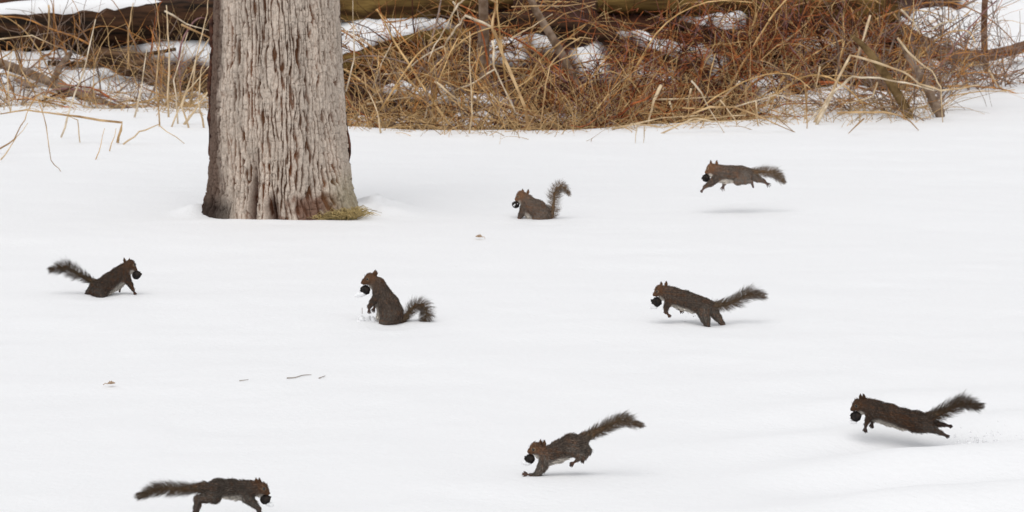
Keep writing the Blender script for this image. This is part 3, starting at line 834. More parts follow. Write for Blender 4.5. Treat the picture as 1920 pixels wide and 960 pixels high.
def squirrel(S):
    ox, oy, sc = S['zoom']
    face = S.get('face', -1)            # -1 faces left, 1 faces right
    red = S.get('red', 0.35)            # share of rust in the coat
    dk = S.get('dark', 1.0)
    gx = S.get('gx'); gy = S['yg']
    Y = ground_Y(gx, gy, bank_z(at(gx, gy, ground_Y(gx, gy))[0], ground_Y(gx, gy)))
    base = at(gx, gy, Y); base[2] = bank_z(base[0], Y)
    k = mpp(Y) / sc                     # metres per zoom pixel

    def pt(p):
        q = at(ox + p[0] / sc, oy + p[1] / sc, Y) - base
        if len(p) > 2: q[1] += p[2] * k
        return q
    prims = []

    def add(a, b, ra, rb, col, hl, kk=0.010, shrink=0.0015, flat=1.0):
        prims.append((pt(a), pt(b), max(ra * k - shrink, 0.0012), max(rb * k - shrink, 0.0012), np.asarray(col), hl, kk, flat))
    coat = GREY * (1 - red * .42) + RUST * red * .42
    # head and trunk, nose to rump
    hd, mz = S['head'], S['muzzle']
    add(mz, hd, mz[-1] if len(mz) > 2 else 40, hd[-1], FACE, 0.003)
    prims.pop()
    hp = (hd[0], hd[1], 0); mp = (mz[0], mz[1], 0)
    add(mp, hp, mz[2] * 0.84, hd[2] * 0.92, FACE, 0.0035, flat=1.1)
    # nose pad
    nz_ = (mz[0] + S['nose'][0], mz[1] + S['nose'][1], 0)
    add(nz_, mp, mz[2] * 0.42, mz[2] * 0.62, FACE * 0.8, 0.002, 0.006)
    sp = S['spine']
    prev = (hp, hd[2] * 0.88)
    for i, p in enumerate(sp):
        q = (p[0], p[1], p[3] if len(p) > 3 else 0)
        c = FACE * .5 + coat * .5 if i == 0 else coat
        add(prev[0], q, prev[1], p[2], c, 0.0055 if i else 0.004, 0.014, 0.0034)
        prev = (q, p[2])
    for a, b in zip(S['belly'][:-1], S['belly'][1:]):
        add((a[0], a[1] + 9, 0), (b[0], b[1] + 9, 0), a[2] + 5, b[2] + 5, WHITE, 0.005, 0.008)
    ch = S['chin']; add((ch[0], ch[1], 0), (ch[0] + 4, ch[1] + 4, 0), ch[2], ch[2], WHITE, 0.003, 0.008)
    # ears
    for (tx, ty, bx, by, dz, wd) in S['ears']:
        add((bx, by, dz * 0.8), ((tx * .55 + bx * .45), (ty * .55 + by * .45), dz), wd * 0.75, wd, FACE * 0.9, 0.002, 0.004, 0.0002)
        add(((tx * .55 + bx * .45), (ty * .55 + by * .45), dz), (tx, ty, dz), wd, wd * 0.5, FACE * 0.45, 0.002, 0.003, 0.0002)
    # legs
    for leg in S['legs']:
        z = leg['z']; J = leg['j']; c = leg.get('c', coat * 0.72 if J[0][2] < 70 else GREY * 1.4)
        for i in range(len(J) - 1):
            a, b = J[i], J[i + 1]
            last = i == len(J) - 2
            za = z * (0.55 + 0.45 * min(i, 2) / 2); zb = z * (0.55 + 0.45 * min(i + 1, 2) / 2)
            add((a[0], a[1], za), (b[0], b[1], zb), a[2], b[2], PAW if last else c, 0.002 if last else 0.0045, 0.006 if i else 0.008)
        if leg.get('toes', True):
            a, b = np.array(J[-2][:2], float), np.array(J[-1][:2], float)
            d = (b - a) / (np.linalg.norm(b - a) + 1e-6); n = np.array([-d[1], d[0]])
            Lt = leg.get('tl', 0.011) * 1.2 / k
            for f, ff in zip((-1, -.35, .35, 1), (.8, 1.05, 1.0, .75)):
                e = b + d * Lt * ff + n * f * Lt * 0.55
                m_ = b + d * Lt * ff * .5 + n * f * Lt * 0.36
                r0 = 0.0025 / k; r1 = 0.0019 / k
                add((b[0] + n[0] * f * 0.003 / k, b[1] + n[1] * f * 0.003 / k, z + f * 0.004 / k), (m_[0], m_[1], z + f * .005 / k), r0, r0, PAW, 0, 0.0015, 0)
                add((m_[0], m_[1], z + f * .005 / k), (e[0], e[1] + 0.1 * Lt, z + f * 0.005 / k), r0, r1, PAW * .8, 0, 0.001, 0)
    # tail core
    tl = S['tail']; n = len(tl)
    TP = np.array([pt((t[0], t[1], S.get('tz', 0) * i / n)) for i, t in enumerate(tl)])
    last = sp[-1]
    for i in range(n - 1):
        r0 = np.interp(i / (n - 1), [0, .3, 1], [0.012, 0.0052, 0.0013]); r1 = np.interp((i + 1) / (n - 1), [0, .3, 1], [0.012, 0.0052, 0.0013])
        prims.append((TP[i], TP[i + 1], r0, r1, TAILC, 0.004, 0.010, 1.0))
    prims.append((pt((last[0], last[1], 0)), TP[0], last[2] * k * 0.45, 0.014, coat, 0.008, 0.012, 1.0))
    # field
    h = 0.0021
    lo = np.min([np.minimum(p[0] - p[2], p[1] - p[3]) for p in prims], axis=0) - 0.012
    hi = np.max([np.maximum(p[0] + p[2], p[1] + p[3]) for p in prims], axis=0) + 0.012
    nn = np.ceil((hi - lo) / h).astype(int) + 1
    Fg = np.full(nn, 0.05, np.float32)

    def dist(Pq, p):
        a, b, ra, rb = p[:4]
        ab = b - a; l2 = ab @ ab + 1e-12
        t = np.clip(((Pq - a) @ ab) / l2, 0, 1)
        d = Pq - (a + t[..., None] * ab)
        if p[7] != 1.0: d = d * np.array([1, 1 / p[7], 1])
        return np.sqrt((d * d).sum(-1)) - (ra + (rb - ra) * t)
    for p in prims:
        r = max(p[2], p[3]) * max(1, p[7]) + 0.022
        i0 = np.clip(np.floor((np.minimum(p[0], p[1]) - r - lo) / h).astype(int), 0, nn); i1 = np.clip(np.ceil((np.maximum(p[0], p[1]) + r - lo) / h).astype(int) + 1, 0, nn)
        sl = tuple(slice(a, b) for a, b in zip(i0, i1))
        ax = [lo[d] + np.arange(i0[d], i1[d]) * h for d in range(3)]
        Pq = np.stack(np.meshgrid(*ax, indexing='ij'), -1)
        d = dist(Pq, p).astype(np.float32); f = Fg[sl]; kk = p[6]
        hh = np.clip(0.5 + 0.5 * (f - d) / kk, 0, 1)
        Fg[sl] = f + (d - f) * hh - kk * hh * (1 - hh)
    V, Q = surface_nets(Fg, lo, h)
    # relax once
    # normals from the field
    gi = np.clip(((V - lo) / h).round().astype(int), 1, nn - 2)
    N_ = np.stack([Fg[gi[:, 0] + 1, gi[:, 1], gi[:, 2]] - Fg[gi[:, 0] - 1, gi[:, 1], gi[:, 2]], Fg[gi[:, 0], gi[:, 1] + 1, gi[:, 2]] - Fg[gi[:, 0], gi[:, 1] - 1, gi[:, 2]],
                   Fg[gi[:, 0], gi[:, 1], gi[:, 2] + 1] - Fg[gi[:, 0], gi[:, 1], gi[:, 2] - 1]], -1).astype(float)
    N_ /= np.linalg.norm(N_, axis=1, keepdims=True) + 1e-9
    C = np.zeros((len(V), 3)); HL = np.zeros(len(V)); FL = np.zeros((len(V), 3)); W = np.zeros(len(V))
    for p in prims:
        d = dist(V, p)
        ww = np.exp(-np.clip(d, -0.003, 0.1) / 0.0026) * (7.0 if p[4][0] > 0.4 else 1.0)
        C += ww[:, None] * p[4]; HL += ww * p[5]; W += ww
        ab = p[1] - p[0]; FL += ww[:, None] * (ab / (np.linalg.norm(ab) + 1e-9))
    C /= W[:, None]; HL /= W
    FL -= N_ * (FL * N_).sum(1, keepdims=True); FL /= np.linalg.norm(FL, axis=1, keepdims=True) + 1e-6
    # coat variation: rusty flank and back patches, pepper
    n1 = vnoise3(V * 38, S['seed']); n2 = vnoise3(V * 160, S['seed'] + 3)
    isw = smooth01(C.sum(1), 0.6, 1.2)[:, None]
    rustm = smooth01(n1, 0.52, 0.70)[:, None] * (1 - isw) * (0.2 + 0.6 * red)
    C = C * (1 - rustm) + RUST * 1.15 * rustm
    C = C * (0.62 + 0.76 * n2[:, None]) * (dk * (1 - isw) + (0.5 + 0.5 * dk) * isw)
    # pale ring round the eye
    ex, ey = S['eye']
    e3 = pt((ex, ey, 0))
    dxz = np.hypot(V[:, 0] - e3[0], V[:, 2] - e3[2])
    near_head = np.linalg.norm(V - pt(hp), axis=1) < hd[2] * k * 1.6
    ring = ((dxz < 0.0066) & near_head)
    C[ring] = np.array([0.27, 0.18, 0.11]) * dk
    ob = link("squirrel", mesh_np("squirrel", V, Q, C), M_FUR, loc=base)
    tag(ob, S['label'], "squirrel", "squirrels carrying black walnuts over the snow")
    # eyes (near and far side)
    for sgn in (-1, 1):
        cand = near_head & (dxz < 0.004) & (np.sign(V[:, 1]) == sgn)
        if not cand.any(): continue
        ep = V[cand].mean(0)
        bm = bmesh.new(); bmesh.ops.create_uvsphere(bm, u_segments=12, v_segments=8, radius=0.0052)
        me = bpy.data.meshes.new("eye"); bm.to_mesh(me); bm.free()
        me.polygons.foreach_set("use_smooth", np.ones(len(me.polygons), bool))
        link("eye", me, M_EYE, ob, ep - np.array([0, sgn * 0.0015, 0]))
    # short coat
    good = np.where(HL > 0.0014)[0]
    wts = np.clip(HL[good] / 0.006, 0.4, 1.2)
    NH = 14000
    sel = rng.choice(good, NH, p=wts / wts.sum())
    p0 = V[sel] + rng.normal(0, h * 0.6, (NH, 3)) - N_[sel] * 0.0006
    dirn = FL[sel] * 0.95 + N_[sel] * rng.uniform(0.25, 0.65, (NH, 1)) + rng.normal(0, 0.22, (NH, 3))
    dirn /= np.linalg.norm(dirn, axis=1, keepdims=True)
    L = HL[sel] * rng.uniform(0.9, 2.2, NH)
    P = np.stack([p0, p0 + dirn * (L * 0.55)[:, None], p0 + (dirn * 1.0 + FL[sel] * .15 - N_[sel] * 0.1) * L[:, None]], 1)
    Wd = rng.uniform(0.0007, 0.0017, (NH, 1)) * np.array([1, 0.85, 0.25])
    V2, Q2 = ribbons(P, Wd, rng.normal(0, 1, (NH, 3)) * 0.6 + N_[sel])
    cc = C[sel] * rng.lognormal(-0.12, 0.45, (NH, 1))
    tipc = cc * 1.0 + np.where(rng.random((NH, 1)) < 0.36, np.array([[0.19, 0.168, 0.14]]), 0.0) * dk * rng.uniform(.5, 1.2, (NH, 1))
    cv = np.stack([cc * 0.8, cc * 0.8, cc, cc, tipc, tipc], 1).reshape(-1, 3)
    tag(link("coat_hair", mesh_np("coat_hair", V2, Q2, cv), M_HAIR, ob), kind='stuff')
    # bushy tail
    K = 160
    hw = np.array([t[2] for t in tl], float) * k * 1.15 * np.interp(np.linspace(0, 1, len(tl)), [0, .7, 1], [1.1, 1.1, .75])
    TPr = resample(TP, K); HW = np.interp(np.linspace(0, n - 1, K), np.arange(n), hw)
    TT = np.gradient(TPr, axis=0); TT /= np.linalg.norm(TT, axis=1, keepdims=True) + 1e-9
    NN = np.cross(TT, np.array([0, 1.0, 0])); NN /= np.linalg.norm(NN, axis=1, keepdims=True) + 1e-9

    def hairs(cnt, clump, wid):
        nc = max(1, cnt // clump)
        tc = rng.uniform(0.02, 0.94, nc); sg = rng.choice([-1, 1], nc); ph = rng.normal(0, 0.75, nc)
        al = np.radians(np.clip(np.interp(tc, [0, .75, 1], [S.get('al', 56), S.get('al', 56) - 4, 16]) + rng.normal(0, 9, nc), 6, 80))
        ln = rng.uniform(0.72, 1.12, nc)
        ci = np.repeat(np.arange(nc), clump)
        t = np.clip(tc[ci] + rng.normal(0, 0.010, len(ci)), 0, 1)
        ii = np.clip((t * (K - 1)).astype(int), 0, K - 1); ic = np.clip((tc[ci] * (K - 1)).astype(int), 0, K - 1)

        def rad(i, phi): return NN[i] * (sg[ci] * np.cos(phi))[:, None] + np.array([0, 1.0, 0]) * np.sin(phi)[:, None]
        phi = ph[ci] + rng.normal(0, 0.16, len(ci))
        rd = rad(ii, phi); a = al[ci][:, None]
        Ln = (HW[ic] * ln[ci] * rng.uniform(0.75, 1.08, len(ci)) / np.maximum(np.sin(al[ci]), 0.5))[:, None]
        r0 = TPr[ii] + rd * 0.004
        mid = r0 + (rd * np.sin(a * 1.25) + TT[ii] * np.cos(a * 1.25)) * Ln * 0.5
        rdc = rad(ic, ph[ci])
        tip = TPr[ic] + (rdc * np.sin(a * .95) + TT[ic] * np.cos(a * .95)) * Ln + rng.normal(0, 0.0022, (len(ci), 3))
        ts = np.array([0, .35, .7, 1.0])[None, :, None]
        P = (1 - ts) ** 2 * r0[:, None] + 2 * ts * (1 - ts) * mid[:, None] + ts ** 2 * tip[:, None]
        Wd = np.full((len(ci), 4), wid) * np.array([1.0, 0.9, 0.6, 0.15])
        return P, Wd, rng.normal(0, 1, (len(ci), 3)) + np.array([0, 1.5, 0])
    A_ = hairs(850, 5, 0.0009); B_ = hairs(1700, 1, 0.00055)
    P = np.concatenate([A_[0], B_[0]]); Wd = np.concatenate([A_[1], B_[1]]); sd_ = np.concatenate([A_[2], B_[2]])
    V3, Q3 = ribbons(P, Wd, sd_)
    m_ = len(P); v = rng.uniform(0.65, 1.35, (m_, 1)) * dk
    tc0 = TAILC * 1.15 * (1 - red * .3) + RUST * red * .3; tc1 = np.array([0.082, 0.062, 0.048]); tc2 = np.array([0.30, 0.26, 0.225])
    cv = np.stack([tc0 * v, tc0 * v, tc0 * v, tc0 * v, tc1 * v, tc1 * v, tc2 * v, tc2 * v], 1).reshape(-1, 3)
    tag(link("tail_fur", mesh_np("tail_fur", V3, Q3, cv), M_HAIR, ob), kind='stuff')
    # walnut in the mouth
    nx_, ny_, nr = S['nut']
    c3 = pt((nx_, ny_, 0)); R = nr * k * 0.97
    bm = bmesh.new(); bmesh.ops.create_icosphere(bm, subdivisions=4, radius=1.0)
    co = np.array([v_.co for v_ in bm.verts])
    nn1 = vnoise3(co * 2.3 + S['seed'] * 3.1, 1); nn2 = vnoise3(co * 7 + S['seed'], 2)
    rr = 0.93 + 0.20 * (nn1 - 0.5) + 0.22 * (nn2 - 0.5)
    chip = smooth01(co @ (np.array([face * .8, -.3, .1]) / 0.86), 0.72, 0.95) * (nn2 - 0.45) * 0.7
    for v_, q in zip(bm.verts, co * (rr + chip)[:, None] * R): v_.co = q
    me = bpy.data.meshes.new("walnut"); bm.to_mesh(me); bm.free()
    me.polygons.foreach_set("use_smooth", np.ones(len(me.polygons), bool))
    nut = link("walnut", me, M_NUT, loc=base + c3)
    tag(nut, S['nutlabel'], "walnut", "black walnuts held in the squirrels' mouths")
    for (sx, sy, sr, dep) in S.get('snow', []):
        bm = bmesh.new(); bmesh.ops.create_icosphere(bm, subdivisions=3, radius=1.0)
        co = np.array([v_.co for v_ in bm.verts]); q = vnoise3(co * 2.2 + S['seed'], 9) - 0.5; q2 = vnoise3(co * 6 + S['seed'], 4) - 0.5
        for v_, a in zip(bm.verts, co * (1 + 0.5 * q + 0.35 * q2)[:, None] * sr * k * np.array([1.1, .9, .85])): v_.co = a
        me = bpy.data.meshes.new("snow_clump"); bm.to_mesh(me); bm.free()
        me.polygons.foreach_set("use_smooth", np.ones(len(me.polygons), bool))
        link("snow_clump", me, M_SNOW, nut, pt((sx, sy, dep)) - c3)


Z0 = 55     # sideways leg offset in zoom pixels
SQ = [
    dict(seed=1, al=66, zoom=(60, 450, 6.857), gx=185, yg=557, face=1, red=0.62, dark=0.56, label="squirrel on the far left springing right, hind legs sunk in the snow",
         nutlabel="black walnut in the mouth of the leftmost squirrel springing right",
         head=(1262, 325, 74), muzzle=(1318, 372, 40), nose=(26, 14), eye=(1318, 318), chin=(1280, 405, 34),
         ears=[(1182, 238, 1190, 298, 26, 17), (1256, 240, 1258, 300, -26, 17)],
         spine=[(1190, 390, 88, 10), (1120, 455, 108), (1010, 535, 116), (900, 620, 122), (850, 655, 105)],
         belly=[(1190, 500, 50), (1080, 580, 50), (980, 650, 42)],
         legs=[dict(z=-50, j=[(1215, 490, 66), (1265, 560, 36), (1305, 630, 22), (1320, 662, 15)], tl=.012), dict(z=55, j=[(1165, 520, 40), (1140, 590, 24), (1122, 655, 14)], tl=.006),
               dict(z=-60, j=[(880, 640, 100), (900, 720, 75), (820, 790, 30)], toes=False), dict(z=60, j=[(800, 610, 70), (730, 680, 48), (650, 750, 18)], toes=False)],
         tail=[(815, 560, 40), (730, 505, 72), (620, 450, 100), (520, 395, 105), (430, 345, 95), (350, 350, 78), (275, 375, 48), (215, 392, 16)],
         nut=(1342, 448, 63)),
    dict(seed=2, al=74, zoom=(640, 480, 6.0), gx=735, yg=610, red=0.40, dark=0.80, label="squirrel sitting upright near the middle, tail curled in a hook on snow",
         nutlabel="black walnut in the mouth of the squirrel sitting upright",
         head=(325, 258, 72), muzzle=(262, 290, 44), nose=(-30, 12), eye=(298, 253), chin=(345, 335, 32),
         ears=[(380, 166, 374, 225, -30, 21), (392, 180, 385, 225, 30, 19)],
         spine=[(410, 320, 82), (455, 420, 98), (520, 540, 128), (560, 650, 138), (575, 700, 105)],
         belly=[(420, 440, 45), (460, 570, 45), (440, 670, 45)],
         legs=[dict(z=-60, j=[(430, 430, 66), (360, 508, 40), (316, 560, 24), (316, 600, 17)], tl=.012), dict(z=60, j=[(440, 500, 45), (385, 550, 25), (365, 600, 17)], tl=.014),
               dict(z=-62, j=[(530, 670, 112), (500, 730, 75), (430, 800, 30)], toes=False), dict(z=62, j=[(540, 670, 110), (500, 740, 75), (430, 805, 30)], toes=False)],
         tail=[(670, 745, 40), (720, 690, 62), (775, 610, 85), (840, 555, 90), (910, 548, 92), (955, 590, 98), (965, 660, 98), (945, 725, 80), (915, 775, 45)],
         nut=(272, 382, 60), snow=[(212, 432, 38, 0), (176, 446, 26, 5), (240, 425, 30, -20)]),
    dict(seed=3, al=80, zoom=(920, 320, 8.0), gx=1020, yg=415, red=0.32, dark=1.4, label="squirrel sitting right of the trunk with its bushy tail raised upright",
         nutlabel="black walnut held by the squirrel with the raised upright tail",
         head=(462, 380, 84), muzzle=(405, 425, 50), nose=(-26, 10), eye=(412, 385), chin=(455, 460, 36),
         ears=[(478, 284, 485, 345, 30, 18), (564, 284, 556, 350, -34, 20)],
         spine=[(535, 450, 100), (580, 520, 125), (690, 575, 140), (770, 660, 140), (800, 700, 110)],
         belly=[(520, 600, 50), (580, 680, 42), (640, 730, 40)],
         legs=[dict(z=-55, j=[(500, 560, 68), (465, 650, 42), (432, 712, 28), (405, 742, 18)], tl=.010), dict(z=55, j=[(500, 570, 60), (450, 660, 36), (420, 725, 22), (395, 748, 16)]),
               dict(z=-62, j=[(740, 660, 118), (690, 740, 80), (640, 800, 30)], toes=False), dict(z=62, j=[(740, 670, 110), (690, 760, 70), (640, 800, 30)], toes=False)],
         tail=[(880, 750, 60), (915, 660, 105), (938, 550, 118), (950, 430, 118), (962, 340, 112), (990, 265, 100), (1050, 222, 90), (1110, 258, 70), (1155, 320, 42), (1195, 385, 15)],
         nut=(378, 510, 60), snow=[(350, 520, 12, -48), (362, 502, 10, -54), (404, 490, 6, -50)]),
    dict(seed=4, zoom=(1280, 280, 6.859), gx=1385, yg=400, red=0.30, dark=1.4, label="squirrel leaping left in midair at upper right, all four paws off snow",
         nutlabel="black walnut held by the leaping squirrel at upper right",
         head=(372, 250, 72), muzzle=(322, 288, 42), nose=(-24, 10), eye=(318, 242), chin=(360, 325, 32),
         ears=[(362, 148, 370, 205, 28, 15), (436, 146, 434, 205, -28, 18)],
         spine=[(440, 275, 82), (500, 300, 96), (620, 305, 96), (740, 315, 102), (820, 320, 92)],
         belly=[(480, 375, 42), (570, 385, 36), (660, 390, 32)],
         legs=[dict(z=-50, j=[(440, 360, 66), (360, 432, 42), (280, 478, 22), (248, 522, 16)], tl=.010), dict(z=50, j=[(545, 390, 45), (540, 440, 26), (525, 485, 19)], tl=.018),
               dict(z=-58, j=[(780, 350, 90), (710, 395, 62), (800, 400, 45), (880, 405, 24), (900, 470, 17)], tl=.006), dict(z=58, j=[(900, 340, 70), (970, 385, 46), (1040, 412, 28), (1085, 445, 20)], tl=.020)],
         tail=[(850, 290, 60), (950, 290, 78), (1050, 288, 80), (1130, 292, 80), (1190, 312, 76), (1240, 350, 56), (1285, 398, 30), (1315, 435, 10)],
         nut=(300, 368, 56)),
    dict(seed=5, zoom=(1190, 510, 6.857), gx=1340, yg=612, red=0.34, dark=0.85, label="squirrel pushing off left with hind legs stretched, right of the upright sitter",
         nutlabel="snowy black walnut held by the squirrel pushing off left",
         head=(328, 240, 78), muzzle=(272, 283, 44), nose=(-28, 12), eye=(286, 243), chin=(350, 330, 36),
         ears=[(340, 130, 348, 195, 30, 16), (404, 120, 402, 190, -30, 20)],
         spine=[(410, 270, 92), (490, 310, 112), (640, 355, 116), (780, 405, 112), (890, 435, 112)],
         belly=[(470, 385, 42), (610, 430, 44), (740, 480, 36)],
         legs=[dict(z=-52, j=[(440, 375, 64), (402, 450, 36), (398, 505, 25), (430, 540, 18)], tl=.011), dict(z=52, j=[(530, 410, 45), (555, 460, 26), (590, 495, 20)], tl=.014),
               dict(z=-55, j=[(880, 490, 98), (905, 590, 66), (925, 655, 44), (958, 705, 18)], tl=.010), dict(z=55, j=[(990, 480, 84), (1070, 590, 52), (1130, 670, 34), (1185, 748, 18)], toes=False)],
         tail=[(970, 425, 70), (1080, 425, 82), (1190, 408, 92), (1300, 368, 96), (1400, 312, 98), (1490, 275, 90), (1590, 290, 60), (1700, 312, 24)],
         nut=(285, 385, 70), snow=[(235, 440, 38, -5), (262, 455, 26, -15), (215, 460, 22, 5)]),
    dict(seed=6, zoom=(1560, 720, 6.0), gx=1690, yg=838, red=0.60, dark=0.55, label="dark stretched squirrel flying left above its shadow at the right edge",
         nutlabel="snowy black walnut held by the dark flying squirrel at right",
         head=(298, 235, 72), muzzle=(242, 275, 40), nose=(-26, 14), eye=(268, 238), chin=(330, 312, 34),
         ears=[(322, 124, 328, 185, 28, 19), (352, 112, 358, 180, -28, 20)],
         spine=[(385, 248, 86), (470, 290, 110), (640, 335, 112), (800, 390, 112), (950, 425, 120), (1030, 430, 102)],
         belly=[(500, 370, 42), (640, 420, 42), (800, 470, 40)],
         legs=[dict(z=-52, j=[(440, 340, 58), (398, 400, 32), (376, 450, 22), (370, 490, 16)], tl=.011), dict(z=52, j=[(475, 380, 36), (462, 425, 22), (455, 460, 18)], tl=.011),
               dict(z=-50, j=[(1030, 465, 88), (1130, 500, 46), (1215, 540, 28), (1275, 570, 22)], tl=.010), dict(z=50, j=[(1080, 420, 60), (1180, 455, 38), (1260, 468, 26), (1320, 480, 20)], tl=.010)],
         tail=[(1090, 375, 75), (1180, 340, 90), (1280, 298, 98), (1370, 250, 96), (1460, 212, 92), (1550, 222, 74), (1630, 245, 45), (1710, 246, 16)],
         nut=(270, 365, 66), snow=[(228, 428, 30, 0), (252, 430, 24, -18)]),
    dict(seed=7, zoom=(950, 760, 6.0), gx=1010, yg=893, red=0.30, dark=0.92, label="squirrel landing on its forepaws low in the middle, tail streaming up right",
         nutlabel="snowy black walnut held by the squirrel landing on forepaws",
         head=(328, 487, 74), muzzle=(272, 515, 43), nose=(-28, 6), eye=(302, 487), chin=(345, 560, 32),
         ears=[(382, 402, 384, 462, 28, 21), (426, 396, 420, 465, -28, 21)],
         spine=[(420, 535, 74), (480, 552, 96), (600, 500, 108), (730, 445, 122), (815, 430, 102)],
         belly=[(490, 610, 46), (590, 590, 42), (680, 555, 36)],
         legs=[dict(z=-40, j=[(440, 590, 76), (395, 690, 52), (345, 768, 38), (285, 778, 20), (225, 768, 15)], tl=.012), dict(z=40, j=[(460, 600, 70), (420, 690, 48), (360, 775, 36), (300, 790, 20)], toes=False),
               dict(z=-55, j=[(745, 480, 104), (800, 530, 60), (870, 565, 34), (800, 600, 22), (745, 640, 17)], tl=.010), dict(z=45, j=[(850, 470, 80), (915, 520, 44), (890, 580, 26), (865, 615, 17)], tl=.010)],
         tail=[(870, 370, 60), (960, 320, 75), (1060, 270, 82), (1160, 215, 84), (1260, 178, 84), (1350, 170, 76), (1440, 205, 46), (1560, 236, 14)],
         nut=(263, 602, 62), snow=[(212, 640, 36, 0), (240, 648, 28, -15), (190, 652, 20, 5)]),
    dict(seed=8, zoom=(230, 880, 6.194), gx=390, yg=978, face=1, red=0.22, dark=0.70, label="squirrel bounding right at the bottom left, cut by the picture's lower edge",
         nutlabel="snowy black walnut held by the squirrel at bottom left",
         head=(1620, 225, 76), muzzle=(1672, 268, 42), nose=(26, 12), eye=(1645, 215), chin=(1590, 300, 32),
         ears=[(1550, 103, 1562, 165, -26, 20), (1584, 112, 1592, 165, 26, 18)],
         spine=[(1530, 225, 88), (1430, 230, 98), (1270, 220, 100), (1110, 220, 108), (1020, 240, 88)],
         belly=[(1420, 305, 42), (1310, 300, 40), (1200, 290, 36)],
         legs=[dict(z=-50, j=[(1450, 320, 76), (1525, 390, 42), (1585, 450, 27), (1610, 500, 20)], tl=.012), dict(z=50, j=[(1440, 300, 70), (1500, 380, 36), (1550, 440, 22), (1570, 480, 18)]),
               dict(z=-58, j=[(1060, 300, 98), (960, 320, 58), (878, 330, 42), (858, 430, 32), (835, 490, 24)], tl=.016), dict(z=50, j=[(1070, 290, 85), (970, 320, 50), (900, 340, 36), (880, 430, 30), (866, 510, 22)], tl=.014)],
         tail=[(950, 215, 60), (830, 220, 78), (700, 225, 90), (570, 225, 92), (450, 228, 88), (340, 245, 74), (240, 292, 48), (150, 325, 14)],
         nut=(1655, 348, 66), snow=[(1705, 405, 34, 0), (1725, 415, 26, -10), (1690, 400, 22, -20)]),
]
for S in SQ:
    if S['seed'] in (1, 2, 3, 5):
        Yc = ground_Y(S['gx'], S['yg']); c = at(S['gx'], S['yg'], Yc)
        DIMPLES.append((c[0], Yc - 0.01, 0.075, 0.011))


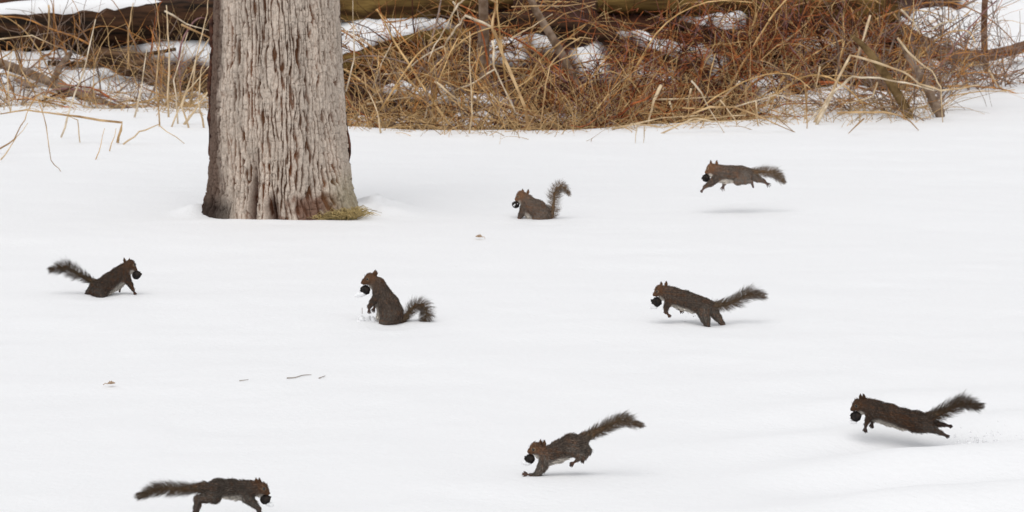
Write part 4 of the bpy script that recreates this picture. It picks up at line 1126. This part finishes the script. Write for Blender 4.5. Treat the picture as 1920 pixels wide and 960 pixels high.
# ------------------------------------------------------------------ small things on the snow
def build_small():
    def leaf(px, py, L, label, up, rot):
        Y = ground_Y(px, py); c = at(px, py, Y); c[2] = bank_z(c[0], Y)
        n = 9; V = []; Q = []
        for i in range(n):
            t = i / (n - 1); wv = 0.42 * L * math.sin(math.pi * min(t * .9 + .05, 1)) * (0.75 + 0.35 * ((i % 2)))
            for s in (-1, 0, 1): V.append((L * (t - .5), s * wv, 0.012 + up * abs(s) * wv + 0.25 * L * (t - .5) ** 2))
        V = np.array(V); cs, sn = math.cos(rot), math.sin(rot)
        V = np.stack([V[:, 0] * cs - V[:, 1] * sn, V[:, 0] * sn + V[:, 1] * cs, V[:, 2]], -1)
        for i in range(n - 1):
            for s in (0, 1):
                a = i * 3 + s; Q.append((a, a + 3, a + 4, a + 1))
        me = mesh_np("dry_leaf", V, np.array(Q))
        o = link("dry_leaf", me, M_LEAF, loc=c)
        so = o.modifiers.new("thick", 'SOLIDIFY'); so.thickness = 0.0012
        P = np.array([(-L * .5, 0, .012), (-L * .8, 0, .016), (-L * 1.0, 0.01, .008)]); P = np.stack([P[:, 0] * cs - P[:, 1] * sn, P[:, 0] * sn + P[:, 1] * cs, P[:, 2]], -1)
        V2, Q2 = tubes(P[None], np.full((1, 3), .0015), 4, True)
        link("leaf_stalk", mesh_np("leaf_stalk", V2, Q2), M_LEAF, o)
        tag(o, label, "leaf")
    leaf(898, 446, 0.036, "curled tan dead leaf lying on the snow left of the raised tail squirrel", 0.9, 2.8)
    leaf(209, 727, 0.029, "crumpled pale dead leaf on the snow in the lower left", 0.8, 0.4)
    for pts, r, lab in [([(538, 714), (552, 713), (568, 709), (584, 708)], 1.3, "thin grey twig lying on snow below the upright sitter, longest of three"),
                        ([(598, 713), (604, 711), (610, 709)], 1.2, "short grey twig lying just right of the longest twig on snow"),
                        ([(449, 721), (458, 720), (466, 719)], 1.0, "faint short twig half buried in snow left of the longest twig")]:
        P = []
        for x, y in pts:
            Y = ground_Y(x, y); q = at(x, y, Y); q[2] = bank_z(q[0], Y) + 0.004; P.append(q)
        P = resample(P, 9); b = P[4].copy()
        V, Q = tubes((P - b)[None], (r * mpp(b[1]) * np.linspace(1, .5, 9))[None], 5, True)
        tag(link("twig", mesh_np("twig", V, Q), M_OLDTWIG, loc=b), lab, "twig")
    Y = ground_Y(679, 590); a = at(679, 592, Y); b = at(679, 577, Y)
    V, Q = tubes((np.linspace(a, b, 4) - a)[None], np.full((1, 4), .0011), 4, True)
    tag(link("grass_blade", mesh_np("grass_blade", V, Q), M_TWIGS[3], loc=a), "single thin blade poking out of snow beside the upright sitter", "grass blade")

    # kicked up snow: lumps by the sitter, spray behind the dark flying squirrel
    def spray(pts, label, rad):
        V = []; T = []; bm = bmesh.new(); bmesh.ops.create_icosphere(bm, subdivisions=1, radius=1)
        co = np.array([v.co for v in bm.verts]); fc = np.array([[v.index for v in f.verts] for f in bm.faces]); bm.free()
        c0 = np.array(pts[0])
        for p in pts:
            r = rad * rng.lognormal(0, .5)
            T.append(fc + len(V) * len(co)); V.append(np.array(p) - c0 + co * r * rng.uniform(.7, 1.3, (len(co), 1)))
        o = link("snow_spray", mesh_np("snow_spray", np.concatenate(V), np.concatenate(T)), M_SNOW, loc=c0)
        tag(o, label, "snow", kind='stuff')
    Y0 = ground_Y(690, 600)
    spray([at(x, y, Y0 + rng.normal(0, .03)) for x, y in [(x, 606 - abs(rng.normal(0, 7)) * (1 - abs(x - 695) / 40)) for x in rng.uniform(666, 718, 60)]], "lumps of kicked up snow in front of the upright sitter", 0.006)
    Y1 = ground_Y(1830, 838)
    spray([at(x, y, Y1 + 0.05 + abs(rng.normal(0, .06))) for x, y in zip(np.clip(rng.normal(1838, 34, 220), 1790, 1915), 842 - np.abs(rng.normal(0, 16, 220)))], "spray of snow grains behind the dark flying squirrel", 0.0022)
    Y2 = ground_Y(1300, 612)
    spray([at(x, y, Y2 + 0.06 + abs(rng.normal(0, .04))) for x, y in zip(rng.normal(1290, 16, 50), 611 - np.abs(rng.normal(0, 8, 50)))], "snow grains flung up by the squirrel pushing off", 0.0013)


build_terrain()
build_trunk()
build_logs()
build_brush()
build_stalks()
for S in SQ: squirrel(S)
build_small()
